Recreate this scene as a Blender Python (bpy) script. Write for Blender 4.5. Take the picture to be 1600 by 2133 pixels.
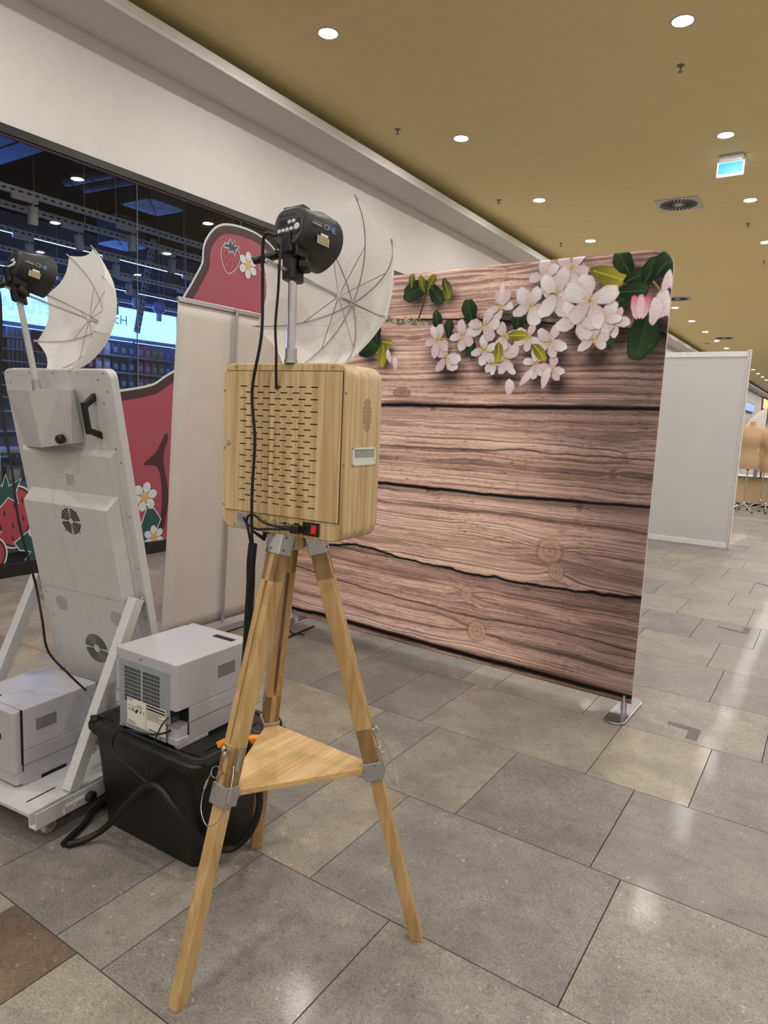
import bpy, bmesh, math, random
import numpy as np
from mathutils import Vector, Matrix

for o in list(bpy.data.objects):
    bpy.data.objects.remove(o, do_unlink=True)
scn = bpy.context.scene
COL = scn.collection
PI = math.pi
random.seed(7)

# ------------------------------------------------------------------ camera
F_PX, YAW, PITCH, ROLL, CAM_H = 1424.6, -0.5800, 0.13603, -0.04362, 1.45
_f = Vector((math.sin(YAW) * math.cos(PITCH), math.cos(YAW) * math.cos(PITCH), -math.sin(PITCH)))
_r = Vector((math.cos(YAW), -math.sin(YAW), 0))
_d = _f.cross(_r)
RIGHT = _r * math.cos(ROLL) + _d * math.sin(ROLL)
DOWN = _d * math.cos(ROLL) - _r * math.sin(ROLL)
cam_data = bpy.data.cameras.new('camera')
cam_data.sensor_fit = 'VERTICAL'
cam_data.sensor_height = 36.0
cam_data.lens = F_PX * 36.0 / 2133.0
cam_data.clip_start = 0.05
cam_data.clip_end = 200
cam = bpy.data.objects.new('camera', cam_data)
mw = Matrix.Identity(4)
for i in range(3):
    mw[i][0] = RIGHT[i]; mw[i][1] = -DOWN[i]; mw[i][2] = -_f[i]
mw[0][3], mw[1][3], mw[2][3] = 0, 0, CAM_H
cam.matrix_world = mw
COL.objects.link(cam)
scn.camera = cam

# ------------------------------------------------------------------ world, exposure
world = bpy.data.worlds.new('world')
scn.world = world
world.use_nodes = True
world.node_tree.nodes['Background'].inputs[0].default_value = (0.5, 0.5, 0.5, 1)
world.node_tree.nodes['Background'].inputs[1].default_value = 0.05
scn.view_settings.view_transform = 'Standard'
scn.view_settings.look = 'None'
scn.view_settings.exposure = EXPOSURE = 0.18
scn.view_settings.gamma = 1.0
scn.view_settings.use_curve_mapping = False
scn.cycles.max_bounces = 5
scn.cycles.glossy_bounces = 3
scn.cycles.transparent_max_bounces = 8
scn.cycles.caustics_reflective = False
scn.cycles.caustics_refractive = False
scn.cycles.adaptive_threshold = 0.05
DOWNLIGHT = 420.0      # radiance of each downlight diffuser

# ------------------------------------------------------------------ helpers
def cr(pts, n=8, closed=False):
    """Catmull-Rom through pts."""
    P = [Vector(p) for p in pts]
    out = []
    m = len(P)
    for i in range(m if closed else m - 1):
        if closed:
            a, b, c, d = P[i - 1], P[i], P[(i + 1) % m], P[(i + 2) % m]
        else:
            b, c = P[i], P[i + 1]
            a = P[i - 1] if i > 0 else b * 2 - c
            d = P[i + 2] if i + 2 < m else c * 2 - b
        for k in range(n):
            t = k / n
            out.append(0.5 * ((2 * b) + (c - a) * t + (2 * a - 5 * b + 4 * c - d) * t * t + (3 * b - a - 3 * c + d) * t ** 3))
    if not closed:
        out.append(P[-1])
    return out

def rr(w, h, r, n=6, cx=0, cy=0):
    """rounded rectangle outline, counter-clockwise"""
    out = []
    for sx, sy, a0 in ((1, 1, 0), (-1, 1, 90), (-1, -1, 180), (1, -1, 270)):
        for k in range(n + 1):
            a = math.radians(a0 + 90 * k / n)
            out.append((cx + sx * (w / 2 - r) + r * math.cos(a), cy + sy * (h / 2 - r) + r * math.sin(a)))
    return out

def frame(o, u, v, w):
    M = Matrix.Identity(4)
    for i in range(3):
        M[i][0] = u[i]; M[i][1] = v[i]; M[i][2] = w[i]; M[i][3] = o[i]
    return M

def axis_frame(o, w, up=(0, 0, 1)):
    w = Vector(w).normalized()
    up = Vector(up)
    if abs(w.dot(up)) > 0.98:
        up = Vector((1, 0, 0))
    u = up.cross(w).normalized()
    v = w.cross(u)
    return frame(o, u, v, w)

class G:
    def __init__(s, M=None):
        s.v = []; s.f = []; s.M = M or Matrix.Identity(4)
    def add(s, vs, fs):
        o = len(s.v)
        s.v += [tuple(s.M @ Vector(p)) for p in vs]
        s.f += [tuple(i + o for i in f) for f in fs]
        return s
    def box(s, x0, x1, y0, y1, z0, z1):
        return s.add([(x0, y0, z0), (x1, y0, z0), (x1, y1, z0), (x0, y1, z0), (x0, y0, z1), (x1, y0, z1), (x1, y1, z1), (x0, y1, z1)],
                     [(0, 3, 2, 1), (4, 5, 6, 7), (0, 1, 5, 4), (1, 2, 6, 5), (2, 3, 7, 6), (3, 0, 4, 7)])
    def frustum(s, b, t):
        """b, t: four corners each (lists of 3-tuples)"""
        return s.add(list(b) + list(t), [(3, 2, 1, 0), (4, 5, 6, 7), (0, 1, 5, 4), (1, 2, 6, 5), (2, 3, 7, 6), (3, 0, 4, 7)])
    def tube(s, pts, r, n=8, closed=False, cap=True):
        P = [Vector(p) for p in pts]
        m = len(P)
        R = r if isinstance(r, (list, tuple)) else [r] * m
        T = []
        for i in range(m):
            if closed:
                t = P[(i + 1) % m] - P[i - 1]
            else:
                t = P[min(i + 1, m - 1)] - P[max(i - 1, 0)]
            T.append(t.normalized() if t.length > 1e-9 else Vector((0, 0, 1)))
        ref = Vector((0, 0, 1)) if abs(T[0].z) < 0.9 else Vector((1, 0, 0))
        u = T[0].cross(ref).normalized()
        vs = []
        for i in range(m):
            u = (u - T[i] * u.dot(T[i]))
            u = u.normalized() if u.length > 1e-6 else T[i].orthogonal().normalized()
            w = T[i].cross(u)
            for k in range(n):
                a = 2 * PI * k / n
                vs.append(P[i] + (u * math.cos(a) + w * math.sin(a)) * R[i])
        fs = []
        for i in range(m if closed else m - 1):
            j = (i + 1) % m
            for k in range(n):
                l = (k + 1) % n
                fs.append((i * n + k, i * n + l, j * n + l, j * n + k))
        if cap and not closed:
            fs.append(tuple(range(n - 1, -1, -1)))
            fs.append(tuple((m - 1) * n + k for k in range(n)))
        return s.add(vs, fs)
    def cyl(s, a, b, r, r2=None, n=16):
        return s.tube([a, b], [r, r if r2 is None else r2], n)
    def lathe(s, prof, o=(0, 0, 0), ax=(0, 0, 1), n=24, cap=True):
        M = axis_frame(o, ax)
        vs, fs = [], []
        for r, h in prof:
            for k in range(n):
                a = 2 * PI * k / n
                vs.append(M @ Vector((r * math.cos(a), r * math.sin(a), h)))
        for i in range(len(prof) - 1):
            for k in range(n):
                l = (k + 1) % n
                fs.append((i * n + k, i * n + l, (i + 1) * n + l, (i + 1) * n + k))
        if cap:
            fs.append(tuple(range(n - 1, -1, -1)))
            fs.append(tuple((len(prof) - 1) * n + k for k in range(n)))
        return s.add(vs, fs)
    def loft(s, loops, cap=True):
        n = len(loops[0]); vs = []; fs = []
        for L in loops:
            vs += list(L)
        for i in range(len(loops) - 1):
            for k in range(n):
                l = (k + 1) % n
                fs.append((i * n + k, i * n + l, (i + 1) * n + l, (i + 1) * n + k))
        if cap:
            fs.append(tuple(range(n - 1, -1, -1)))
            fs.append(tuple((len(loops) - 1) * n + k for k in range(n)))
        return s.add(vs, fs)
    def prism(s, poly, h0, h1, M=None):
        M = M or Matrix.Identity(4)
        a = [M @ Vector((x, y, h0)) for x, y in poly]
        b = [M @ Vector((x, y, h1)) for x, y in poly]
        return s.loft([a, b])
    def ball(s, c, r, nu=14, nv=8):
        r = r if isinstance(r, (list, tuple)) else (r, r, r)
        loops = []
        for j in range(1, nv):
            b = -PI / 2 + PI * j / nv
            loops.append([(c[0] + r[0] * math.cos(b) * math.cos(2 * PI * k / nu), c[1] + r[1] * math.cos(b) * math.sin(2 * PI * k / nu), c[2] + r[2] * math.sin(b)) for k in range(nu)])
        return s.loft(loops)
    def ring(s, c, ax, R, r, n=24, m=6):
        M = axis_frame(c, ax)
        return s.tube([M @ Vector((R * math.cos(2 * PI * k / n), R * math.sin(2 * PI * k / n), 0)) for k in range(n)], r, m, closed=True)

def mesh_from(name, g, smooth=None):
    me = bpy.data.meshes.new(name)
    me.from_pydata(g.v, [], g.f)
    bm = bmesh.new(); bm.from_mesh(me)
    bmesh.ops.recalc_face_normals(bm, faces=bm.faces)
    bm.to_mesh(me); bm.free()
    if smooth:
        me.polygons.foreach_set('use_smooth', [True] * len(me.polygons))
        me.set_sharp_from_angle(angle=math.radians(smooth))
    me.update()
    return me

def obj(name, g, m, parent=None, bevel=0, seg=2, smooth=None):
    me = g if isinstance(g, bpy.types.Mesh) else mesh_from(name, g, smooth)
    if m is not None and not me.materials:
        me.materials.append(m)
    o = bpy.data.objects.new(name, me)
    COL.objects.link(o)
    if parent:
        o.parent = parent
    if bevel:
        b = o.modifiers.new('bevel', 'BEVEL')
        b.width = bevel; b.segments = seg; b.limit_method = 'ANGLE'; b.angle_limit = math.radians(40)
    return o

def tag(o, label, cat, group=None):
    o['label'] = label; o['category'] = cat
    if group:
        o['group'] = group
    return o

def thing(name, label, cat, loc=(0, 0, 0), rotz=0, group=None):
    o = bpy.data.objects.new(name, None)
    o.empty_display_size = 0.1
    COL.objects.link(o)
    o.location = loc; o.rotation_euler = (0, 0, rotz)
    return tag(o, label, cat, group)

def struct(name, g, m, parent=None, bevel=0, smooth=None):
    o = obj(name, g, m, parent, bevel, smooth=smooth)
    if not parent:
        o['kind'] = 'structure'
    return o

def text_mesh(s, size, outline=0, align='LEFT', extrude=0.0):
    cu = bpy.data.curves.new('lettering', 'FONT')
    cu.body = s; cu.size = size; cu.align_x = align; cu.resolution_u = 3
    if outline:
        cu.fill_mode = 'NONE'; cu.bevel_depth = outline; cu.bevel_resolution = 0
    else:
        cu.extrude = extrude
    t = bpy.data.objects.new('lettering_tmp', cu)
    COL.objects.link(t)
    bpy.context.view_layer.update()
    me = bpy.data.meshes.new_from_object(t.evaluated_get(bpy.context.evaluated_depsgraph_get()))
    bpy.data.objects.remove(t, do_unlink=True)
    return me

def text(name, s, size, M, m, parent, outline=0, align='LEFT', extrude=0.0):
    me = text_mesh(s, size, outline, align, extrude)
    me.transform(M)
    me.materials.clear(); me.materials.append(m)
    return obj(name, me, m, parent)

ORD = ['nearest', 'second', 'third', 'fourth', 'fifth', 'sixth', 'seventh', 'eighth', 'ninth', 'tenth', 'eleventh', 'twelfth',
       'thirteenth', 'fourteenth', 'fifteenth', 'sixteenth', 'seventeenth', 'eighteenth', 'nineteenth', 'twentieth']

# ------------------------------------------------------------------ materials
def srgb(r, g, b):
    def l(c):
        c /= 255.0
        return c / 12.92 if c <= 0.04045 else ((c + 0.055) / 1.055) ** 2.4
    return (l(r), l(g), l(b), 1)

def new_mat(name):
    m = bpy.data.materials.new(name)
    m.use_nodes = True
    nt = m.node_tree
    return m, nt, nt.nodes['Principled BSDF']

def node(nt, t, **kw):
    n = nt.nodes.new(t)
    for k, v in kw.items():
        if k.startswith('i_'):
            n.inputs[int(k[2:])].default_value = v
        else:
            setattr(n, k, v)
    return n

def ramp(nt, fac, stops, interp='LINEAR'):
    r = nt.nodes.new('ShaderNodeValToRGB')
    r.color_ramp.interpolation = interp
    e = r.color_ramp.elements
    while len(e) < len(stops):
        e.new(0.5)
    for i, (p, c) in enumerate(stops):
        e[i].position = p; e[i].color = c
    nt.links.new(fac, r.inputs[0])
    return r.outputs[0]

def mixc(nt, fac, a, b, mode='MIX'):
    n = nt.nodes.new('ShaderNodeMix')
    n.data_type = 'RGBA'; n.blend_type = mode
    for sock, val in ((0, fac), (6, a), (7, b)):
        if hasattr(val, 'links') or isinstance(val, bpy.types.NodeSocket):
            nt.links.new(val, n.inputs[sock])
        else:
            n.inputs[sock].default_value = val
    return n.outputs[2]

def coords(nt, scale=(1, 1, 1), kind='Object', rot=(0, 0, 0)):
    tc = nt.nodes.new('ShaderNodeTexCoord')
    mp = nt.nodes.new('ShaderNodeMapping')
    mp.inputs['Scale'].default_value = scale
    mp.inputs['Rotation'].default_value = rot
    nt.links.new(tc.outputs[kind], mp.inputs[0])
    return mp.outputs[0]

def noise(nt, vec, scale, detail=4, rough=0.55, dist=0.0):
    n = nt.nodes.new('ShaderNodeTexNoise')
    n.inputs['Scale'].default_value = scale
    n.inputs['Detail'].default_value = detail
    n.inputs['Roughness'].default_value = rough
    n.inputs['Distortion'].default_value = dist
    nt.links.new(vec, n.inputs['Vector'])
    return n.outputs['Fac']

def bump(nt, h, b, strength=0.2, dist=0.002):
    n = nt.nodes.new('ShaderNodeBump')
    n.inputs['Strength'].default_value = strength
    n.inputs['Distance'].default_value = dist
    nt.links.new(h, n.inputs['Height'])
    nt.links.new(n.outputs[0], b.inputs['Normal'])

def pm(name, c, rough=0.5, metal=0.0, vary=0.06, scale=30, bmp=0.0, spec=0.5, emit=None, estr=0.0):
    """plain procedural paint / plastic / metal with a little mottling"""
    m, nt, b = new_mat(name)
    col = srgb(*c)
    dark = tuple(x * (1 - vary) for x in col[:3]) + (1,)
    lite = tuple(min(1, x * (1 + vary)) for x in col[:3]) + (1,)
    v = coords(nt)
    n = noise(nt, v, scale, 1)
    out = ramp(nt, n, [(0.3, dark), (0.7, lite)])
    nt.links.new(out, b.inputs['Base Color'])
    b.inputs['Roughness'].default_value = rough
    b.inputs['Metallic'].default_value = metal
    b.inputs['Specular IOR Level'].default_value = spec
    if bmp:
        bump(nt, noise(nt, v, scale * 8), b, bmp, 0.001)
    if emit:
        b.inputs['Emission Color'].default_value = srgb(*emit)
        b.inputs['Emission Strength'].default_value = estr
    return m

def wood(name, base, dark, grain=(70, 70, 2.2), rough=0.45, contrast=(0.35, 0.68), extra=0.5):
    m, nt, b = new_mat(name)
    v = coords(nt, grain)
    n1 = noise(nt, v, 1.0, 5, 0.6, 0.6)
    v2 = coords(nt, (grain[0] * 0.22, grain[1] * 0.22, grain[2] * 0.7))
    n2 = noise(nt, v2, 1.0, 2, 0.5, 1.5)
    c1 = ramp(nt, n1, [(contrast[0], srgb(*dark)), (contrast[1], srgb(*base))])
    c2 = ramp(nt, n2, [(0.42, srgb(*dark)), (0.55, srgb(*base))])
    nt.links.new(mixc(nt, extra * 0.6, c1, c2), b.inputs['Base Color'])
    b.inputs['Roughness'].default_value = rough
    bump(nt, n1, b, 0.08, 0.001)
    return m

M_WHITE = pm('white_powder_coat', (191, 191, 192), 0.42, vary=0.03)
M_WALL = pm('white_wall_paint', (212, 208, 203), 0.75, vary=0.02, scale=6, bmp=0.05)
M_CEIL = pm('mustard_ceiling_paint', (236, 216, 160), 0.8, vary=0.02, scale=5)
M_BLACKMETAL = pm('black_frame_metal', (14, 14, 15), 0.45, vary=0.1)
M_BLACKPLASTIC = pm('black_plastic', (20, 20, 21), 0.42, vary=0.15, scale=60)
M_BLACKCABLE = pm('black_cable_rubber', (8, 8, 9), 0.55, vary=0.2, scale=80)
M_STEEL = pm('brushed_steel', (196, 196, 198), 0.28, 1.0, vary=0.06, scale=90)
M_ALU = pm('anodised_aluminium', (190, 190, 192), 0.4, 0.85, vary=0.05, scale=60)
M_CHROME = pm('chrome', (215, 215, 220), 0.12, 1.0, vary=0.03)
M_DARKHOLE = pm('dark_void', (8, 8, 9), 0.8, vary=0.1)
M_RED = pm('red_plastic', (206, 34, 26), 0.35, vary=0.05)
M_ORANGE = pm('orange_plastic', (238, 140, 12), 0.4, vary=0.05)
M_OAK = wood('oak_veneer', (208, 184, 140), (166, 136, 90), (75, 75, 1.6), contrast=(0.40, 0.60))
M_PINE = wood('varnished_pine', (200, 170, 120), (166, 132, 84), (45, 45, 3.0), 0.4)
M_GREYPRINT = pm('printer_grey_plastic', (172, 172, 179), 0.42, vary=0.02)
M_GREYBLUE = pm('printer_back_steel', (142, 150, 158), 0.45, 0.0, vary=0.04)
M_LABELWHITE = pm('label_paper', (222, 218, 206), 0.6, vary=0.02)
M_INK = pm('label_ink', (40, 40, 42), 0.7)
M_MIDGREY = pm('mid_grey_plastic', (120, 120, 124), 0.5)
# ================================================================== THE ROOM
XW = -5.66          # shop-front plane
ZC = 4.785          # ceiling
X2 = 5.45           # far side of the mall walkway
Y0R, Y1R = -7.0, 82.0

# ---- floor tiles
def tile_mat():
    m, nt, b = new_mat('stone_tile')
    at = node(nt, 'ShaderNodeAttribute', attribute_name='tone')
    sep = nt.nodes.new('ShaderNodeSeparateColor')
    nt.links.new(at.outputs['Color'], sep.inputs[0])
    base = coords(nt)
    off = nt.nodes.new('ShaderNodeVectorMath'); off.operation = 'SCALE'
    nt.links.new(at.outputs['Color'], off.inputs[0]); off.inputs['Scale'].default_value = 37.0
    vv = nt.nodes.new('ShaderNodeVectorMath'); vv.operation = 'ADD'
    nt.links.new(base, vv.inputs[0]); nt.links.new(off.outputs[0], vv.inputs[1])
    v = vv.outputs[0]
    big = noise(nt, v, 4.5, 4, 0.62, 0.4)
    fine = noise(nt, v, 170, 3, 0.85)
    mid = noise(nt, v, 30, 3, 0.6)
    tone = ramp(nt, sep.outputs[0], [(0.0, srgb(128, 123, 120)), (0.35, srgb(138, 133, 127)), (0.65, srgb(146, 139, 129)), (0.9, srgb(152, 144, 130)), (1.0, srgb(106, 90, 76))])
    c1 = mixc(nt, ramp(nt, big, [(0.36, (0, 0, 0, 1)), (0.66, (1, 1, 1, 1))]), (0.80, 0.80, 0.81, 1), (1.14, 1.13, 1.10, 1))
    c = mixc(nt, 1.0, tone, c1, 'MULTIPLY')
    c2 = ramp(nt, fine, [(0.32, (0.30, 0.29, 0.28, 1)), (0.44, (0.94, 0.94, 0.94, 1)), (0.56, (1.06, 1.06, 1.06, 1)), (0.70, (1.75, 1.70, 1.60, 1))])
    c = mixc(nt, 0.85, c, c2, 'MULTIPLY')
    c3 = ramp(nt, mid, [(0.30, (0.80, 0.79, 0.78, 1)), (0.48, (1, 1, 1, 1)), (0.64, (1.0, 1.0, 1.0, 1)), (0.74, (1.32, 1.27, 1.16, 1))])
    c = mixc(nt, 0.8, c, c3, 'MULTIPLY')
    # pale fossil chips and darker flecks in the stone
    vo = nt.nodes.new('ShaderNodeTexVoronoi'); vo.inputs['Scale'].default_value = 55; vo.inputs['Randomness'].default_value = 1.0
    wv = nt.nodes.new('ShaderNodeVectorMath'); wv.operation = 'ADD'
    nw = nt.nodes.new('ShaderNodeTexNoise'); nw.inputs['Scale'].default_value = 45; nw.inputs['Detail'].default_value = 1; nt.links.new(v, nw.inputs['Vector'])
    sc = nt.nodes.new('ShaderNodeVectorMath'); sc.operation = 'SCALE'; sc.inputs['Scale'].default_value = 0.03
    nt.links.new(nw.outputs['Color'], sc.inputs[0]); nt.links.new(v, wv.inputs[0]); nt.links.new(sc.outputs[0], wv.inputs[1])
    nt.links.new(wv.outputs[0], vo.inputs['Vector'])
    chip = ramp(nt, vo.outputs['Distance'], [(0.12, (1, 1, 1, 1)), (0.30, (0, 0, 0, 1))])
    sepv = nt.nodes.new('ShaderNodeSeparateColor'); nt.links.new(vo.outputs['Color'], sepv.inputs[0])
    pick = ramp(nt, sepv.outputs[0], [(0.72, (0, 0, 0, 1)), (0.80, (1, 1, 1, 1))])
    pick2 = ramp(nt, sepv.outputs[1], [(0.78, (0, 0, 0, 1)), (0.84, (1, 1, 1, 1))])
    patch = ramp(nt, noise(nt, v, 9, 1), [(0.42, (0, 0, 0, 1)), (0.62, (1, 1, 1, 1))])
    mk = mixc(nt, 1.0, mixc(nt, 1.0, chip, pick, 'MULTIPLY'), patch, 'MULTIPLY')
    c = mixc(nt, mixc(nt, 1.0, mk, (0.55, 0.55, 0.55, 1), 'MULTIPLY'), c, srgb(206, 198, 182))
    mk2 = mixc(nt, 1.0, chip, pick2, 'MULTIPLY')
    c = mixc(nt, mixc(nt, 1.0, mk2, (0.45, 0.45, 0.45, 1), 'MULTIPLY'), c, srgb(92, 86, 80))
    nt.links.new(c, b.inputs['Base Color'])
    rg = ramp(nt, big, [(0.3, (0.42, 0.42, 0.42, 1)), (0.7, (0.55, 0.55, 0.55, 1))])
    nt.links.new(rg, b.inputs['Roughness'])
    b.inputs['Specular IOR Level'].default_value = 0.35
    b.inputs['Coat Weight'].default_value = 0.08
    b.inputs['Coat Roughness'].default_value = 0.05
    bn = nt.nodes.new('ShaderNodeBump'); bn.inputs['Strength'].default_value = 0.16; bn.inputs['Distance'].default_value = 0.0006
    nt.links.new(fine, bn.inputs['Height']); nt.links.new(bn.outputs[0], b.inputs['Coat Normal'])
    return m
M_TILE = tile_mat()
M_GROUT = pm('dark_grout', (70, 62, 54), 0.9, vary=0.1)

floor = struct('floor', G().box(-13.2, X2 + 0.3, Y0R, Y1R, -0.10, -0.006), M_GROUT)
CP, CY0 = 0.6014, 0.957                 # course pitch and a reference course line
UX, UX0 = 0.101, -0.030                 # modular tile lengths
MEAS = {-1: [18, 15], 0: [16, 14, 9], 1: [15, 12, 4], 2: [17, 14, 10, 5], 3: [18, 15, 7, 3], 4: [16, 14, 9, 1], 5: [4, 10], 6: [10, 5],
        7: [7, 3], 8: [9, 4], 9: [12, 6], 10: [10, 5], 11: [13, 8], 12: [15, 12, 7]}
def proj(p):
    q = Vector(p) - Vector((0, 0, CAM_H))
    z = q.dot(_f)
    if z < 0.2:
        return None
    return (800 + F_PX * q.dot(RIGHT) / z, 1066.5 + F_PX * q.dot(DOWN) / z, z)
rng = random.Random(3)
tiles = []
for k in range(-12, 132):
    y0 = CY0 + CP * k; y1 = y0 + CP
    ms = sorted(MEAS.get(k, [rng.randint(6, 16)]))      # in modules to the left of x = 0
    js = list(ms)
    n = ms[0]
    while UX0 - UX * n < X2:
        n -= rng.choice([5, 6, 7, 8, 9, 10, 11]); js.append(n)
    n = ms[-1]
    while UX0 - UX * n > XW:
        n += rng.choice([4, 5, 6, 7, 8, 9, 10]); js.append(n)
    xs = sorted(UX0 - UX * n for n in js)
    for a, b_ in zip(xs[:-1], xs[1:]):
        a = max(a, XW + 0.01); b_ = min(b_, X2)
        if b_ - a > 0.03:
            tn = rng.random() * 0.9
            if k == 1 and -1.3 < a < -1.1: tn = 0.12
            if k == 2 and -1.1 < a < -1.0: tn = 0.05
            if k == 2 and -1.5 < a < -1.4: tn = 0.6
            if k == 3 and a > -0.8 and a < -0.3: tn = 0.85
            if k == 2 and -0.56 < a < -0.5: tn = 0.2
            if k == 3 and -0.36 < a < -0.3: tn = 0.15
            if k == 3 and -1.6 < a < -1.5: tn = 0.6
            if k == 0 and -1.5 < a < -1.4: tn = 0.2
            if k == 0 and -1.68 < a < -1.6: tn = 0.5
            if k == 1 and -0.45 < a < -0.42: tn = 0.45
            if k == -1 and -1.86 < a < -1.8: tn = 1.0
            if k == -1 and -1.56 < a < -1.5: tn = 0.75
            if a < -3.6 and rng.random() < 0.12: tn = 0.97
            tiles.append((a, b_, y0, y1, tn, rng.random(), rng.random()))
def tile_geo(g, a, b_, y0, y1):
    e, c = 0.0012, 0.0008
    g.frustum([(a + e, y0 + e, -0.012), (b_ - e, y0 + e, -0.012), (b_ - e, y1 - e, -0.012), (a + e, y1 - e, -0.012)],
              [(a + e + c, y0 + e + c, 0), (b_ - e - c, y0 + e + c, 0), (b_ - e - c, y1 - e - c, 0), (a + e + c, y1 - e - c, 0)])
def set_tone(me, tones):
    at = me.color_attributes.new('tone', 'FLOAT_COLOR', 'POINT')
    arr = np.array(tones, dtype=np.float32).ravel()
    at.data.foreach_set('color', arr)
scored = []
for t in tiles:
    cx, cy = (t[0] + t[1]) / 2, (t[2] + t[3]) / 2
    p = proj((cx, cy, 0)); s = 0
    if p and -150 < p[0] < 1750 and p[1] < 2300:
        s = (t[1] - t[0]) * CP / p[2] ** 3
    scored.append((s, t))
scored.sort(key=lambda x: -x[0])
for s, t in scored[:280]:
    if s <= 0: continue
    g = G(); tile_geo(g, *t[:4])
    me = mesh_from('tile', g)
    set_tone(me, [(t[4], t[5], t[6], 1)] * 8)
    obj('tile', me, M_TILE, floor)
g = G(); tones = []
for s, t in [x for i, x in enumerate(scored) if i >= 280 or x[0] <= 0]:
    tile_geo(g, *t[:4]); tones += [(t[4], t[5], t[6], 1)] * 8
me = bpy.data.meshes.new('tile_field'); me.from_pydata(g.v, [], g.f); me.update()
set_tone(me, tones)
o = obj('tile_field', me, M_TILE, floor); o['kind'] = 'stuff'

# shop floor inside the store
M_SHOPFLOOR = pm('shop_floor_vinyl', (150, 146, 142), 0.4, vary=0.05, scale=3)
obj('shop_floor_sheet', G().box(-13.1, XW - 0.06, -3.0, 16.0, -0.005, 0.0), M_SHOPFLOOR, floor)

# ---- ceiling, walls, bulkhead
ceiling = struct('ceiling', G().box(XW - 0.1, X2 + 0.1, Y0R, Y1R, ZC, ZC + 0.15), M_CEIL)
GY0, GY1 = -1.06, 9.52              # extent of the glazed shop front
FT = 3.577                          # top of its black frame
g = G()
g.box(XW - 0.2, XW, Y0R, Y1R, FT, ZC)
g.box(XW - 0.2, XW, Y0R, GY0, 0, FT)
g.box(XW - 0.2, XW, GY1, Y1R, 0, FT)
wall_left = struct('wall_left', g, M_WALL)
g = G()
g.box(XW, -5.115, Y0R, Y1R, 4.556, 4.600)
g.box(-5.165, -5.115, Y0R, Y1R, 4.600, 4.664)
struct('trim_1', g, M_WALL, bevel=0.004)
struct('wall_right', G().box(X2, X2 + 0.2, Y0R, Y1R, 0, ZC), M_WALL)
struct('wall_front', G().box(XW, X2, Y0R - 0.2, Y0R, 0, ZC), M_WALL)
struct('wall_back', G().box(XW, X2, Y1R, Y1R + 0.2, 0, ZC), M_WALL)

# ---- glazed shop front
def glass_mat():
    m, nt, b = new_mat('shop_glass')
    nt.nodes.remove(b)
    out = nt.nodes['Material Output']
    tr = node(nt, 'ShaderNodeBsdfTransparent'); tr.inputs[0].default_value = (0.93, 0.96, 0.96, 1)
    gl = node(nt, 'ShaderNodeBsdfGlossy'); gl.inputs['Roughness'].default_value = 0.012
    fr = node(nt, 'ShaderNodeFresnel'); fr.inputs[0].default_value = 1.30
    mx = nt.nodes.new('ShaderNodeMixShader')
    nt.links.new(fr.outputs[0], mx.inputs[0]); nt.links.new(tr.outputs[0], mx.inputs[1]); nt.links.new(gl.outputs[0], mx.inputs[2])
    nt.links.new(mx.outputs[0], out.inputs['Surface'])
    return m
M_GLASS = glass_mat()
SEAMS = [4.246 + 1.322 * k for k in range(-4, 5)]
win = bpy.data.objects.new('window_1', None); COL.objects.link(win); win['kind'] = 'structure'
win['label'] = 'full-height frameless glass shop front with black top and bottom channels'
obj('bottom_channel', G().box(XW - 0.05, XW + 0.025, GY0, GY1, 0, 0.118), M_BLACKMETAL, win, bevel=0.003)
obj('top_channel', G().box(XW - 0.05, XW + 0.025, GY0, GY1, 3.508, FT), M_BLACKMETAL, win, bevel=0.003)
M_COPPER = pm('brown_seal_strip', (120, 84, 76), 0.5)
obj('seal_strip', G().box(XW - 0.03, XW + 0.004, GY0, GY1, 3.497, 3.509), M_COPPER, win)
ed = [GY0] + [s for s in SEAMS if GY0 < s < GY1] + [GY1]
M_SEAM = pm('glass_edge', (120, 150, 170), 0.2)
for a, b_ in zip(ed[:-1], ed[1:]):
    obj('pane', G().box(XW - 0.018, XW - 0.006, a + 0.003, b_ - 0.003, 0.11, 3.51), M_GLASS, win)
for s in SEAMS:
    if GY0 < s < GY1:
        obj('glass_joint', G().box(XW - 0.018, XW - 0.006, s - 0.0022, s + 0.0022, 0.11, 3.51), M_SEAM, win)

# ---- ceiling fittings
def emit_mat(name, c, strength):
    m, nt, b = new_mat(name)
    v = coords(nt)
    n = noise(nt, v, 20)
    nt.links.new(ramp(nt, n, [(0, c), (1, c)]), b.inputs['Emission Color'])
    b.inputs['Emission Strength'].default_value = strength
    b.inputs['Base Color'].default_value = (0.02, 0.02, 0.02, 1)
    return m
M_LAMP = emit_mat('downlight_diffuser', (1.0, 0.975, 0.94, 1), DOWNLIGHT)
g = G().lathe([(0.082, -0.004), (0.098, -0.004), (0.100, 0.0), (0.100, 0.004), (0.082, 0.004)], n=28, cap=False)
ring_me = mesh_from('trim_ring', g, 40); ring_me.materials.append(M_WHITE)
g = G().add([(0, 0, -0.002)] + [(0.084 * math.cos(2 * PI * k / 16), 0.084 * math.sin(2 * PI * k / 16), -0.002) for k in range(16)], [(0, (k + 1) % 16 + 1, k + 1) for k in range(16)])
disc_me = bpy.data.meshes.new('diffuser'); disc_me.from_pydata(g.v, [], g.f); disc_me.update(); disc_me.materials.append(M_LAMP)
ROWS = [(-4.145, 5.096, 'in the row beside the shop-front bulkhead'), (-1.452, 6.367, 'in the row passing the lit exit sign'),
        (1.25, 5.096, 'in the row right of the exit sign row'), (3.95, 6.367, 'in the row along the far side of the walkway')]
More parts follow.
